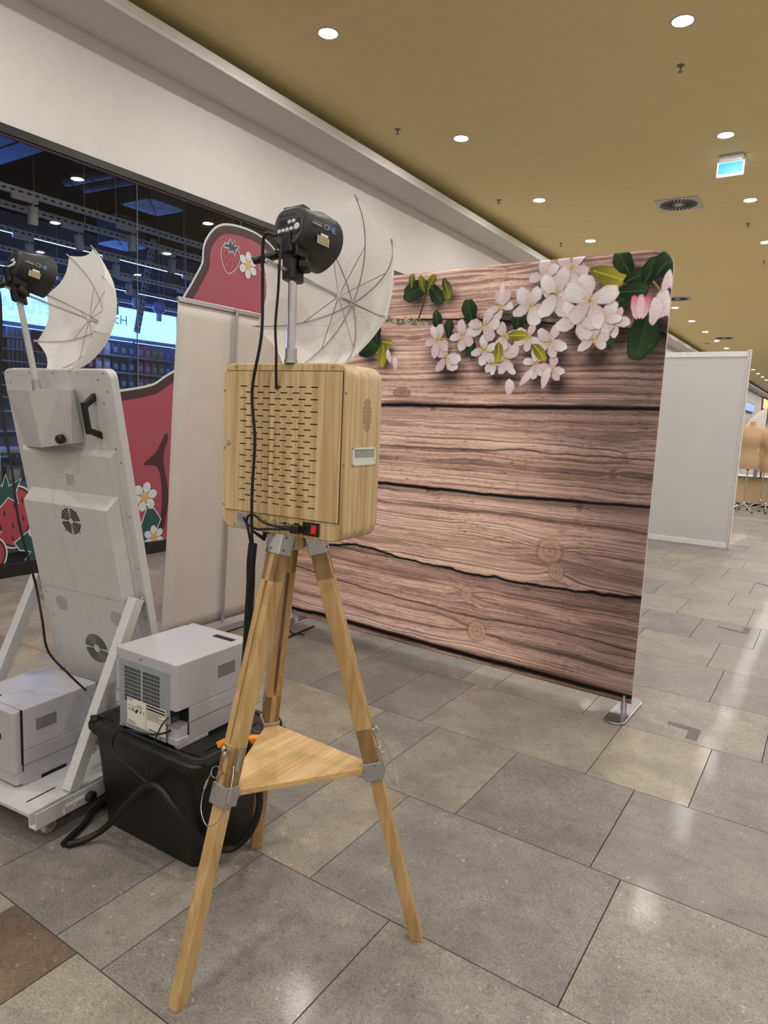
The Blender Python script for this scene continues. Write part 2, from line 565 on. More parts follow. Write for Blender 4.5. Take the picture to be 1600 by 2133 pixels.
for rx, ry, where in ROWS:
    ys = [ry + 2.548 * k for k in range(-5, 29 if rx < 0 else 12)]
    n = 0
    for y in ys:
        if not (Y0R + 0.5 < y < Y1R - 1): continue
        p = proj((rx, y, ZC))
        inview = p and -10 < p[0] < 1610 and -10 < p[1] < 2140
        if inview and n < 20:
            lab = 'round recessed ceiling downlight, %s visible %s' % (ORD[n] if n < 20 else 'one of the farthest', where); n += 1
            grp = 'ceiling downlights' if n <= 20 else 'farthest downlights ' + where
        else:
            lab = 'recessed ceiling downlight too far off or outside the picture'
            grp = 'downlights far off or outside the picture'
        t = thing('downlight', lab, 'downlight', (rx, y, ZC - 0.001), 0, grp)
        obj('trim_ring', ring_me, None, t)
        obj('diffuser', disc_me, None, t)

# sprinklers
def sprinkler(x, y, lab):
    t = thing('sprinkler', lab, 'sprinkler', (x, y, ZC), 0, 'ceiling sprinkler heads')
    obj('escutcheon', G().lathe([(0.034, 0), (0.034, -0.004), (0.018, -0.010)], n=18), M_MIDGREY, t, smooth=40)
    obj('pipe', G().cyl((0, 0, -0.008), (0, 0, -0.045), 0.009, n=10), M_MIDGREY, t)
    obj('deflector', G().lathe([(0.004, -0.044), (0.020, -0.052), (0.022, -0.056), (0.004, -0.058)], n=12), M_MIDGREY, t)
for i, (x, y) in enumerate([(-4.68, 7.08), (-4.68, 9.93), (-4.68, 12.7), (-4.68, 15.5), (-4.68, 18.3), (-4.68, 21.1)]):
    sprinkler(x, y, 'small pendent ceiling sprinkler, %s in the row near the shop bulkhead' % ORD[i])
for i, (x, y) in enumerate([(-1.6, 7.1), (-1.6, 12.7), (-1.6, 15.5)]):
    sprinkler(x, y, 'small pendent ceiling sprinkler, %s in the row near the exit sign' % ORD[i])

# swirl diffusers
def swirl(x, y, lab):
    t = thing('ceiling_vent', lab, 'vent', (x, y, ZC), 0.02, 'square swirl air diffusers')
    obj('plate', G().box(-0.297, 0.297, -0.297, 0.297, -0.012, 0.0), M_WHITE, t, bevel=0.003)
    g = G()
    for k in range(28):
        a = 2 * PI * k / 28
        r0 = 0.10 if k % 2 else 0.06
        L = Matrix.Rotation(a, 4, 'Z')
        g.M = L
        g.frustum([(r0, -0.006, -0.0145), (0.26, -0.016, -0.0145), (0.26, 0.016, -0.0145), (r0, 0.006, -0.0145)],
                  [(r0, -0.006, -0.011), (0.26, -0.016, -0.011), (0.26, 0.016, -0.011), (r0, 0.006, -0.011)])
    obj('slots', g, M_DARKHOLE, t)
swirl(-2.374, 11.232, 'square white swirl air diffuser in the mustard ceiling, nearest')
swirl(-3.824, 19.023, 'square white swirl air diffuser partly behind the floral backdrop corner')
swirl(-3.797, 27.27, 'square white swirl air diffuser above the white partition, farthest')
t = thing('ceiling_speaker', 'flat round grey ceiling speaker above the white partition', 'speaker', (-4.576, 28.738, ZC))
obj('grille', G().lathe([(0.11, 0), (0.11, -0.008), (0.09, -0.014)], n=20), M_MIDGREY, t)
obj('rim', G().ring((0, 0, -0.006), (0, 0, 1), 0.115, 0.008), M_WHITE, t)

# exit sign
t = thing('exit_sign', 'lit cyan exit sign with white border hanging from the ceiling', 'exit sign', (-1.463, 9.55, ZC), 0.0)
obj('housing', G().box(-0.135, 0.135, -0.03, 0.03, -0.085, 0.0), M_WHITE, t, bevel=0.006)
M_SIGNW = emit_mat('sign_white_edge', (0.85, 0.95, 1.0, 1), 1.6)
M_SIGNC = emit_mat('sign_cyan_face', (0.0, 0.48, 0.72, 1), 1.15)
obj('panel', G().box(-0.15, 0.148, -0.012, 0.012, -0.246, -0.082), M_SIGNW, t, bevel=0.002)
obj('face', G().box(-0.132, 0.130, -0.0145, -0.011, -0.222, -0.092), M_SIGNC, t)
obj('clips', G().box(-0.11, -0.09, -0.034, -0.03, -0.082, -0.07).box(0.09, 0.11, -0.034, -0.03, -0.082, -0.07), M_STEEL, t)
obj('cable', G().tube(cr([(0.13, 0.02, 0), (0.17, 0.02, -0.06), (0.18, 0.02, -0.12), (0.14, 0.02, -0.14)], 6), 0.004, 6), M_MIDGREY, t)

# tape marks on the floor
M_TAPE = pm('grey_gaffer_tape', (98, 94, 90), 0.7, vary=0.08, scale=60)
def tape(poly, lab):
    g = G().prism(poly, 0.0002, 0.0012)
    tag(obj('tape_mark', g, M_TAPE), lab, 'tape', 'grey tape corner marks')
tape([(-0.560, 3.518), (-0.458, 3.511), (-0.458, 3.408), (-0.407, 3.411), (-0.408, 3.552), (-0.561, 3.559)], 'grey L-shaped tape mark on the tiles beside the backdrop foot')
tape([(-0.616, 5.586), (-0.445, 5.54), (-0.405, 5.541), (-0.397, 5.716), (-0.443, 5.723), (-0.443, 5.575), (-0.614, 5.622)], 'grey L-shaped tape mark on the floor, middle of the three')
tape([(-0.531, 7.568), (-0.419, 7.463), (-0.30, 7.463), (-0.30, 7.60), (-0.36, 7.60), (-0.36, 7.50), (-0.40, 7.50), (-0.52, 7.605)], 'grey tape mark at the right picture edge, farthest of the three')
# ================================================================== FLORAL BACKDROP
BW, BZ0, BZ1 = 2.359, 0.05, 2.305
bd = thing('photo_backdrop', 'tall stretch-fabric backdrop printed with weathered planks and apple blossom', 'backdrop', (-3.10, 3.60, 0), math.atan2(-0.07, 2.358))
G0 = [(0.0, 2.06), (0.708, 2.042), (1.25, 2.023), (1.697, 1.988), (2.347, 1.92), (2.4, 1.915)]
G1 = [(0.0, 1.53), (0.739, 1.534), (1.535, 1.54), (2.36, 1.552)]
G2 = [(0.0, 1.05), (0.746, 1.048), (1.421, 1.048), (1.983, 1.062), (2.36, 1.074)]
G3 = [(0.0, 0.57), (0.231, 0.585), (0.5, 0.62), (0.693, 0.623), (0.953, 0.591), (1.422, 0.578), (1.89, 0.585), (2.36, 0.602)]
G4 = [(0.0, 0.095), (0.3, 0.105), (0.643, 0.098), (1.158, 0.092), (1.642, 0.09), (2.36, 0.09)]
C1 = [(0.0, 1.28), (0.734, 1.282), (1.084, 1.291), (1.638, 1.308), (2.089, 1.306), (2.36, 1.296)]
C2 = [(0.0, 0.78), (0.761, 0.778), (1.281, 0.783), (1.706, 0.797), (2.006, 0.793), (2.36, 0.801)]
C3 = [(0.0, 0.41), (0.129, 0.395), (0.387, 0.371), (0.968, 0.333), (1.471, 0.329), (1.908, 0.352), (2.36, 0.333)]
KNOTS = [(1.866, 0.78, 0.075, 0.07, 1), (1.91, 0.674, 0.045, 0.05, 1), (1.383, 0.456, 0.032, 0.05, 1), (1.461, 0.246, 0.06, 0.058, 1), (2.167, 1.219, 0.02, 0.022, 1.3),
         (2.011, 1.037, 0.018, 0.028, 1.4), (1.086, 1.523, 0.02, 0.016, 1.6), (1.082, 1.04, 0.02, 0.016, 1.6), (1.463, 2.25, 0.05, 0.045, 0.5), (0.86, 1.609, 0.06, 0.03, 1.7),
         (2.217, 1.31, 0.02, 0.022, 1), (0.93, 1.93, 0.05, 0.015, 1.5), (0.35, 1.75, 0.06, 0.05, 1), (0.3, 0.85, 0.06, 0.055, 1), (0.45, 1.4, 0.03, 0.03, 1), (1.75, 0.55, 0.03, 0.012, 1.4)]
FLOWERS = [(1.869, 2.25, 0.067), (1.724, 2.22, 0.073), (1.481, 2.084, 0.062), (2.107, 1.968, 0.056), (1.257, 1.934, 0.062), (1.654, 1.91, 0.056), (1.395, 1.85, 0.062), (1.465, 1.78, 0.05),
           (1.706, 1.777, 0.062), (1.803, 1.744, 0.05), (2.042, 1.991, 0.078), (2.008, 1.889, 0.062), (1.154, 1.813, 0.073), (1.533, 1.802, 0.067), (1.091, 1.91, 0.067), (1.518, 1.92, 0.062), (1.386, 1.987, 0.073),
           (1.659, 2.074, 0.084), (1.78, 1.885, 0.073), (1.795, 2.125, 0.095), (1.923, 1.991, 0.09), (1.975, 2.082, 0.106)]
LEAVES = [(0.928, 2.205, 0.084, 200, 0), (1.067, 2.172, 0.062, -50, 0), (1.295, 2.06, 0.067, 110, 0), (1.084, 2.023, 0.05, 100, 0), (1.165, 1.978, 0.045, 90, 0), (1.905, 2.144, 0.084, 60, 0), (2.06, 2.198, 0.084, -20, 1),
          (2.127, 2.258, 0.067, 120, 0), (2.138, 2.077, 0.078, 30, 0), (2.199, 2.182, 0.056, 20, 0), (2.266, 2.206, 0.067, 60, 0), (2.254, 1.912, 0.112, -100, 0), (2.071, 1.898, 0.045, -45, 0),
          (1.592, 2.012, 0.062, 90, 0), (1.315, 1.863, 0.05, -90, 0), (0.598, 1.878, 0.078, 20, 0), (0.705, 1.838, 0.067, -95, 1), (0.74, 1.907, 0.039, -10, 1), (2.185, 2.114, 0.067, 0, 0), (2.32, 2.24, 0.067, 60, 0),
          (0.895, 2.261, 0.039, 90, 2), (1.137, 2.196, 0.056, -70, 2), (0.65, 1.966, 0.056, 100, 0), (1.03, 2.24, 0.045, 60, 2), (0.97, 2.235, 0.045, 110, 2)]
TOPLEAVES = [(1.725, 1.832, 0.05, -50, 1), (1.486, 1.836, 0.05, -90, 1), (1.592, 1.923, 0.05, 0, 1)]
PETALS = [(1.566, 1.649, 0.030, 0.045, 90), (0.749, 2.254, 0.022, 0.04, 95), (0.801, 1.786, 0.022, 0.042, 100), (0.753, 1.825, 0.018, 0.045, 110), (2.328, 2.056, 0.045, 0.085, 70), (2.30, 2.02, 0.035, 0.07, 80),
          (2.34, 2.181, 0.018, 0.075, 75), (1.56, 1.75, 0.02, 0.05, -45), (1.66, 1.70, 0.022, 0.055, 50), (1.77, 1.70, 0.025, 0.06, 75), (1.483, 2.15, 0.02, 0.06, 85)]
NU, NV = 860, 820
def paint():
    us = np.linspace(0, BW, NU); vs = np.linspace(BZ0, BZ1, NV)
    U, V = np.meshgrid(us, vs)
    rs = np.random.RandomState(5)
    def vnoise(fx, fy, seed, oct=4):
        out = np.zeros_like(U); amp = 1.0; tot = 0
        for k in range(oct):
            r2 = np.random.RandomState(seed + k)
            gx, gy = fx * 2 ** k, fy * 2 ** k
            n1, n2 = int(gx * BW) + 3, int(gy * 2.4) + 3
            L = r2.rand(n2, n1)
            x = U * gx; y = V * gy
            xi = x.astype(int); yi = y.astype(int); xf = x - xi; yf = y - yi
            xf = xf * xf * (3 - 2 * xf); yf = yf * yf * (3 - 2 * yf)
            out += amp * ((L[yi, xi] * (1 - xf) + L[yi, xi + 1] * xf) * (1 - yf) + (L[yi + 1, xi] * (1 - xf) + L[yi + 1, xi + 1] * xf) * yf)
            tot += amp; amp *= 0.55
        return out / tot
    def ln(c): return np.array(srgb(*c)[:3])
    sm = lambda a, b, x: np.clip((x - a) / (b - a), 0, 1) ** 2 * (3 - 2 * np.clip((x - a) / (b - a), 0, 1))
    curves = []
    for j, Gc in enumerate((G0, G1, G2, G3, G4)):
        y = np.interp(U, [p[0] for p in Gc], [p[1] for p in Gc])
        jag = 0.004 if j != 3 else 0.014
        w = vnoise(9, 0.01, 40 + j, 5) - 0.5
        y = y + w * jag * 2
        curves.append(y)
    # which plank
    idx = np.zeros(U.shape, int)
    for y in curves: idx += (V < y)
    # warped grain coordinate
    warp = (vnoise(1.1, 2.2, 1) - 0.5) * 0.06 + (vnoise(5, 8, 2) - 0.5) * 0.012 + (vnoise(30, 40, 3, 2) - 0.5) * 0.003
    for (kx, ky, a, b, s) in KNOTS:
        d = ((U - kx) / (a * 2.6)) ** 2 + ((V - ky) / (b * 1.5)) ** 2
        warp += np.sign(V - ky) * 0.035 * min(s, 1) * (b / 0.06) * np.exp(-d)
    gv = V + warp + idx * 0.731
    def grain(f, seed):
        L = np.random.RandomState(seed).rand(4000)
        y = (gv * f) % 3990; i = y.astype(int); t = y - i
        return L[i] * (1 - t) + L[i + 1] * t
    fine = 0.45 * grain(330, 11) + 0.2 * grain(140, 12) + 0.35 * grain(620, 13)
    fine = fine * (0.65 + 0.7 * vnoise(7, 90, 14, 3))
    broad = grain(34, 15) * 0.6 + 0.4 * vnoise(1.2, 4, 16)
    A, B, C_ = ln((242, 208, 196)), ln((182, 144, 132)), ln((74, 52, 50))
    t = sm(0.2, 0.8, fine)[..., None]
    col = B + (A - B) * t
    col *= (0.62 + 0.62 * broad)[..., None]
    streak = sm(0.62, 0.80, grain(90, 17) * 0.6 + vnoise(3, 40, 18, 3) * 0.5)[..., None]
    col = col * (1 - 0.55 * streak) + C_ * 0.55 * streak
    pores = sm(0.66, 0.78, vnoise(26, 420, 31, 2))[..., None] * sm(0.35, 0.6, vnoise(4, 6, 33))[..., None]
    col = col * (1 - 0.5 * pores)
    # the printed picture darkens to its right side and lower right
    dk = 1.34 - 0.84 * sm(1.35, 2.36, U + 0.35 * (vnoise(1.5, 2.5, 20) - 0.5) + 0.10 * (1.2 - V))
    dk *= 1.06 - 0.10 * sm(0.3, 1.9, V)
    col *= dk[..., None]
    # warm brown bands
    wb = sm(0.5, 0.75, vnoise(0.8, 6, 22))[..., None]
    col = col * (1 - 0.12 * wb) + col * np.array([1.05, 0.86, 0.66]) * 0.12 * wb
    # knots
    for (kx, ky, a, b, s) in KNOTS:
        d = np.sqrt(((U - kx) / a) ** 2 + ((V - ky) / b) ** 2) + 0.25 * (vnoise(20, 20, int(kx * 100), 2) - 0.5)
        rings = 0.5 + 0.5 * np.sin(d * 13 + 3 * vnoise(14, 14, int(ky * 100), 2))
        inside = 1 - sm(0.85, 1.15, d)
        kc = (ln((216, 178, 158)) * (1 - 0.28 * rings[..., None]))
        kc = kc * dk[..., None] * (0.95 if s <= 1 else 0.45)
        col = col * (1 - 0.75 * min(1, s) * inside[..., None]) + kc * 0.75 * min(1, s) * inside[..., None]
        edge = np.exp(-((d - 1.0) / 0.12) ** 2) * min(1, s)
        col *= (1 - 0.40 * edge * vnoise(9, 9, int(kx * 77), 2))[..., None]
        core = np.exp(-(d / 0.18) ** 2) * min(1, s) * (0.5 if s <= 1 else 1)
        col *= (1 - 0.55 * core)[..., None]
    # plank gaps
    for j, y in enumerate(curves):
        wd = (0.008, 0.012, 0.012, 0.011, 0.020)[j] * (1 + 1.2 * (vnoise(2.2, 0.01, 60 + j, 3) - 0.5))
        if j == 0: wd = wd * 0.8
        gap = np.exp(-((V - y) / wd) ** 4)
        col = col * (1 - gap[..., None]) + np.array([0.006, 0.005, 0.005]) * gap[..., None]
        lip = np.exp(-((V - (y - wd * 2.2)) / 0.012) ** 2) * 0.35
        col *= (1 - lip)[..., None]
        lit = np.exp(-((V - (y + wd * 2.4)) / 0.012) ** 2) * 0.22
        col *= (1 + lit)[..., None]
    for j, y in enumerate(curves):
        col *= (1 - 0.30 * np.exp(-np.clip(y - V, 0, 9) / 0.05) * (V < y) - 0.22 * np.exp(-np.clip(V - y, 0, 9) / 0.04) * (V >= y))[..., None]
    for j, Cc in enumerate((C1, C2, C3)):
        y = np.interp(U, [p[0] for p in Cc], [p[1] for p in Cc]) + (vnoise(6, 0.01, 80 + j, 5) - 0.5) * 0.022
        wd = 0.0045 * (0.5 + 1.2 * vnoise(2.0, 0.01, 90 + j, 2))
        gap = np.exp(-((V - y) / wd) ** 2) * (0.85 if j != 1 else 0.6)
        col = col * (1 - gap[..., None]) + np.array([0.012, 0.008, 0.008]) * gap[..., None]
    # soft printed shade under the blossom (part of the picture on the cloth)
    shade = np.zeros_like(U)
    for (x, z, r) in FLOWERS:
        shade = np.maximum(shade, np.exp(-(((U - x - 0.03) / (r * 1.5)) ** 2 + ((V - z + 0.075) / (r * 1.35)) ** 2)))
    for (x, z, r, a, k) in LEAVES:
        shade = np.maximum(shade, 0.9 * np.exp(-(((U - x - 0.02) / (r * 1.1)) ** 2 + ((V - z + 0.05) / (r * 0.9)) ** 2)))
    shade = np.maximum(shade, 0.9 * np.exp(-(((U - 2.33) / 0.13) ** 2 + ((V - 1.93) / 0.16) ** 2)))
    col *= (1 - 0.88 * np.clip(shade * 1.15, 0, 1))[..., None]
    # brush helpers
    def petal(x, z, rw, rl, ang, c0, c1, edge, soft=0.10, notch=0.0):
        ca, sa = math.cos(ang), math.sin(ang)
        R = max(rw, rl) * 1.3
        i0, i1 = np.searchsorted(us, [x - R, x + R]); j0, j1 = np.searchsorted(vs, [z - R, z + R])
        if i1 <= i0 or j1 <= j0: return
        u = U[j0:j1, i0:i1] - x; v = V[j0:j1, i0:i1] - z
        l = (u * ca + v * sa) / rl; w = (-u * sa + v * ca) / rw
        wob = 0.10 * np.sin(np.arctan2(w, l) * 3 + x * 50) + 0.05 * np.sin(np.arctan2(w, l) * 7 + z * 90)
        taper = 1.0 + 0.35 * np.clip(-l, 0, 1)
        d = np.sqrt(l ** 2 + (w * taper) ** 2) + wob * 0.6
        m = 1 - sm(1 - soft, 1.0, d)
        q = np.clip(l * 0.5 + 0.5, 0, 1)[..., None]
        c = c0 * (1 - q) + c1 * q
        vein = 0.5 + 0.5 * np.sin(w * 17 + l * 2)
        c = c * (1 - 0.10 * vein * (1 - q[..., 0]))[..., None]
        c = c * (1 - 0.20 * sm(0.55, 1.0, np.abs(w)))[..., None]
        ed = np.exp(-((d - 0.93) / 0.07) ** 2)[..., None]
        c = c * (1 - ed * 0.45) + edge * ed * 0.45
        col[j0:j1, i0:i1] = col[j0:j1, i0:i1] * (1 - m[..., None]) + c * m[..., None]
    def stroke(pts, w, c):
        pts = cr([(p[0], p[1], 0) for p in pts], 10)
        for a in pts:
            petal(a.x, a.y, w, w, 0, ln(c) * 0.7, ln(c), ln(c) * 0.6, 0.3)
    GREEN = [(ln((20, 38, 22)), ln((56, 80, 46)), ln((14, 24, 14))), (ln((110, 112, 30)), ln((186, 176, 66)), ln((90, 96, 30))), (ln((46, 66, 26)), ln((140, 146, 60)), ln((40, 56, 22)))]
    def leaf(x, z, r, ang, k):
        a = math.radians(ang); c = GREEN[k]; r = r * 1.2
        petal(x, z, r * (0.60 if k == 0 else 0.5), r, a, c[0], c[1], c[2], 0.06)
        petal(x + math.sin(a) * r * 0.22, z - math.cos(a) * r * 0.22, r * 0.26, r * 0.8, a, c[0] * 0.8, c[1] * 0.75, c[0] * 0.8, 0.5)
        for s in np.linspace(-0.8, 0.7, 14):
            petal(x + math.cos(a) * r * s, z + math.sin(a) * r * s, 0.0035, 0.0075, a, c[1] * 1.3, c[1] * 1.5, c[1] * 1.3, 0.5)
    stroke([(0.60, 2.07), (0.708, 2.064), (0.804, 2.023), (0.879, 2.026), (0.954, 2.011), (1.041, 2.013)], 0.016, (150, 134, 116))
    for k in range(60):
        q = rs.rand()
        petal(0.70 + 0.32 * q, 2.055 - 0.05 * q + 0.016 * rs.randn(), 0.007, 0.009, 0, ln((176, 166, 148)), ln((206, 196, 176)), ln((96, 80, 66)), 0.3)
    stroke([(0.952, 2.03), (0.985, 2.13), (1.006, 2.241)], 0.008, (96, 72, 44))
    stroke([(2.29, 2.27), (2.249, 2.179), (2.214, 2.10)], 0.007, (150, 140, 60))
    stroke([(2.249, 2.179), (2.30, 2.13), (2.333, 2.09)], 0.006, (170, 156, 80))
    stroke([(2.15, 2.15), (2.21, 2.17), (2.29, 2.27)], 0.006, (140, 126, 56))
    for L in LEAVES: leaf(*L)
    WH, PK, VI = ln((252, 246, 248)), ln((236, 204, 216)), ln((216, 186, 202))
    for (x, z, r) in FLOWERS:
        r *= 1.26
        a0 = rs.rand() * 6.28; n = 5
        sq = 0.55 + 0.35 * rs.rand(); sqa = rs.rand() * 3.14          # each flower is seen at its own tilt
        order = rs.permutation(n)
        for k in order:
            a = a0 + 2 * PI * k / n + 0.22 * rs.randn()
            fs_ = math.sqrt(math.cos(a - sqa) ** 2 + (sq * math.sin(a - sqa)) ** 2)
            ln_ = r * (0.50 + 0.10 * rs.rand()) * (0.55 + 0.45 * fs_)
            mix = rs.rand()
            c1 = WH * (0.80 + 0.20 * rs.rand())
            c0 = (PK * 0.80 * mix + WH * 0.72 * (1 - mix))
            if rs.rand() < 0.25: c1 = c1 * 0.6 + ln((226, 150, 178)) * 0.4
            of = r * 0.60 * (0.5 + 0.5 * fs_)
            wd = ln_ * (0.58 + 0.18 * rs.rand())
            petal(x + math.cos(a) * of + 0.004, z + math.sin(a) * of - 0.007, wd * 1.05, ln_ * 1.05, a, ln((70, 48, 52)), ln((70, 48, 52)), ln((70, 48, 52)), 0.35)
            petal(x + math.cos(a) * of, z + math.sin(a) * of, wd, ln_, a, c0, c1, VI, 0.06)
        petal(x, z, r * 0.10, r * 0.10, 0, ln((150, 140, 60)), ln((190, 176, 80)), ln((120, 104, 50)), 0.4)
        for k in range(16):
            a = rs.rand() * 6.28; q = r * (0.10 + 0.26 * rs.rand())
            petal(x + math.cos(a) * q * 0.6, z + math.sin(a) * q * 0.6, 0.0016, q * 0.5, a, ln((196, 190, 130)), ln((220, 206, 130)), ln((190, 176, 110)), 0.5)
            petal(x + math.cos(a) * q, z + math.sin(a) * q, 0.0038, 0.0052, a, ln((196, 160, 60)), ln((240, 200, 90)), ln((130, 100, 40)), 0.4)
    for L in TOPLEAVES: leaf(*L)
    for (x, z, rw, rl, a) in PETALS:
        petal(x, z, rw, rl, math.radians(a), PK, WH * 0.95, VI, 0.07)
    # half-open pink bud
    for (dx, a, cc) in ((-0.022, 100, (232, 120, 150)), (0.022, 80, (214, 70, 116)), (0.0, 90, (240, 196, 208))):
        petal(2.227 + dx, 2.037, 0.026, 0.06, math.radians(a), ln((248, 226, 230)), ln(cc), ln((170, 50, 90)), 0.08)
    return np.clip(col, 0.002, 1.0)
rgb = paint()
def print_mat():
    m, nt, b = new_mat('printed_stretch_fabric')
    at = node(nt, 'ShaderNodeAttribute', attribute_name='print')
    v = coords(nt)
    n = noise(nt, v, 380, 2, 0.5)
    v2 = coords(nt, (18, 1, 240))
    n2 = noise(nt, v2, 1.0, 4, 0.6)
    c = mixc(nt, 0.45, at.outputs['Color'], ramp(nt, n, [(0.3, (0.78, 0.78, 0.78, 1)), (0.7, (1.2, 1.2, 1.2, 1))]), 'MULTIPLY')
    c = mixc(nt, 0.35, c, ramp(nt, n2, [(0.35, (0.66, 0.64, 0.63, 1)), (0.62, (1.15, 1.15, 1.15, 1))]), 'MULTIPLY')
    nt.links.new(c, b.inputs['Base Color'])
    b.inputs['Roughness'].default_value = 0.8
    b.inputs['Specular IOR Level'].default_value = 0.2
    return m
M_PRINT = print_mat()
# front cloth: a dense sheet with rounded top corners that wraps back round the tube frame
us = np.linspace(0, BW, NU); vs = np.linspace(BZ0, BZ1, NV)
Ug, Vg = np.meshgrid(us, vs)
CR_ = 0.095
inset_top = np.zeros(NU)
for i, u in enumerate(us):
    e = min(u, BW - u)
    if e < CR_:
        inset_top[i] = CR_ - math.sqrt(max(0, CR_ ** 2 - (CR_ - e) ** 2))
top_v = BZ1 - inset_top
scalev = (Vg - BZ0) / (BZ1 - BZ0)
Vg2 = np.where(Vg > 1.8, 1.8 + (Vg - 1.8) / (BZ1 - 1.8) * (top_v[None, :] - 1.8), Vg)
de = np.minimum(np.minimum(Ug, BW - Ug), np.minimum(top_v[None, :] - Vg2, Vg2 - BZ0 + 0.0))
Yg = np.where(de < 0.015, 0.0 + (1 - np.sqrt(np.clip(1 - ((0.015 - np.clip(de, 0, 0.015)) / 0.015) ** 2, 0, 1))) * 0.015, 0.0) - 0.015
verts = np.stack([Ug, Yg, Vg2], -1).reshape(-1, 3)
ii = np.arange(NU * NV).reshape(NV, NU)
faces = np.stack([ii[:-1, :-1], ii[:-1, 1:], ii[1:, 1:], ii[1:, :-1]], -1).reshape(-1, 4)
me = bpy.data.meshes.new('fabric_front')
me.vertices.add(len(verts)); me.vertices.foreach_set('co', verts.astype(np.float32).ravel())
me.loops.add(faces.size); me.loops.foreach_set('vertex_index', faces.astype(np.int32).ravel())
me.polygons.add(len(faces)); me.polygons.foreach_set('loop_start', np.arange(0, faces.size, 4, dtype=np.int32))
me.update(calc_edges=True); me.validate()
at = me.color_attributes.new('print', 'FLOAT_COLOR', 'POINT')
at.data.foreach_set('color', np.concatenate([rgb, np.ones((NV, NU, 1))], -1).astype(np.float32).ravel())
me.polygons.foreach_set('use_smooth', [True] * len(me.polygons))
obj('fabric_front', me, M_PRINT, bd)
M_CLOTHBACK = pm('plain_white_stretch_fabric', (206, 198, 190), 0.85, vary=0.04, scale=200)
out = [(0, BZ0)] + [(BW, BZ0)] + [(BW - CR_ + CR_ * math.cos(a), BZ1 - CR_ + CR_ * math.sin(a)) for a in np.linspace(0, PI / 2, 9)] + [(CR_ - CR_ * math.sin(a), BZ1 - CR_ + CR_ * math.cos(a)) for a in np.linspace(0, PI / 2, 9)]
Mxz = frame((0, 0, 0), (1, 0, 0), (0, 0, 1), (0, 1, 0))
obj('fabric_back', G().prism(out, 0.0, 0.016, Mxz), M_CLOTHBACK, bd)
for x in (BW - 0.035, 0.035):
    obj('post', G().cyl((x, 0, 0.012), (x, 0, 0.09), 0.016, n=16), M_ALU, bd, smooth=40)
    obj('foot', G().prism(rr(0.105, 0.40, 0.05, 6, x, 0), 0.0, 0.012), M_STEEL, bd, bevel=0.003)
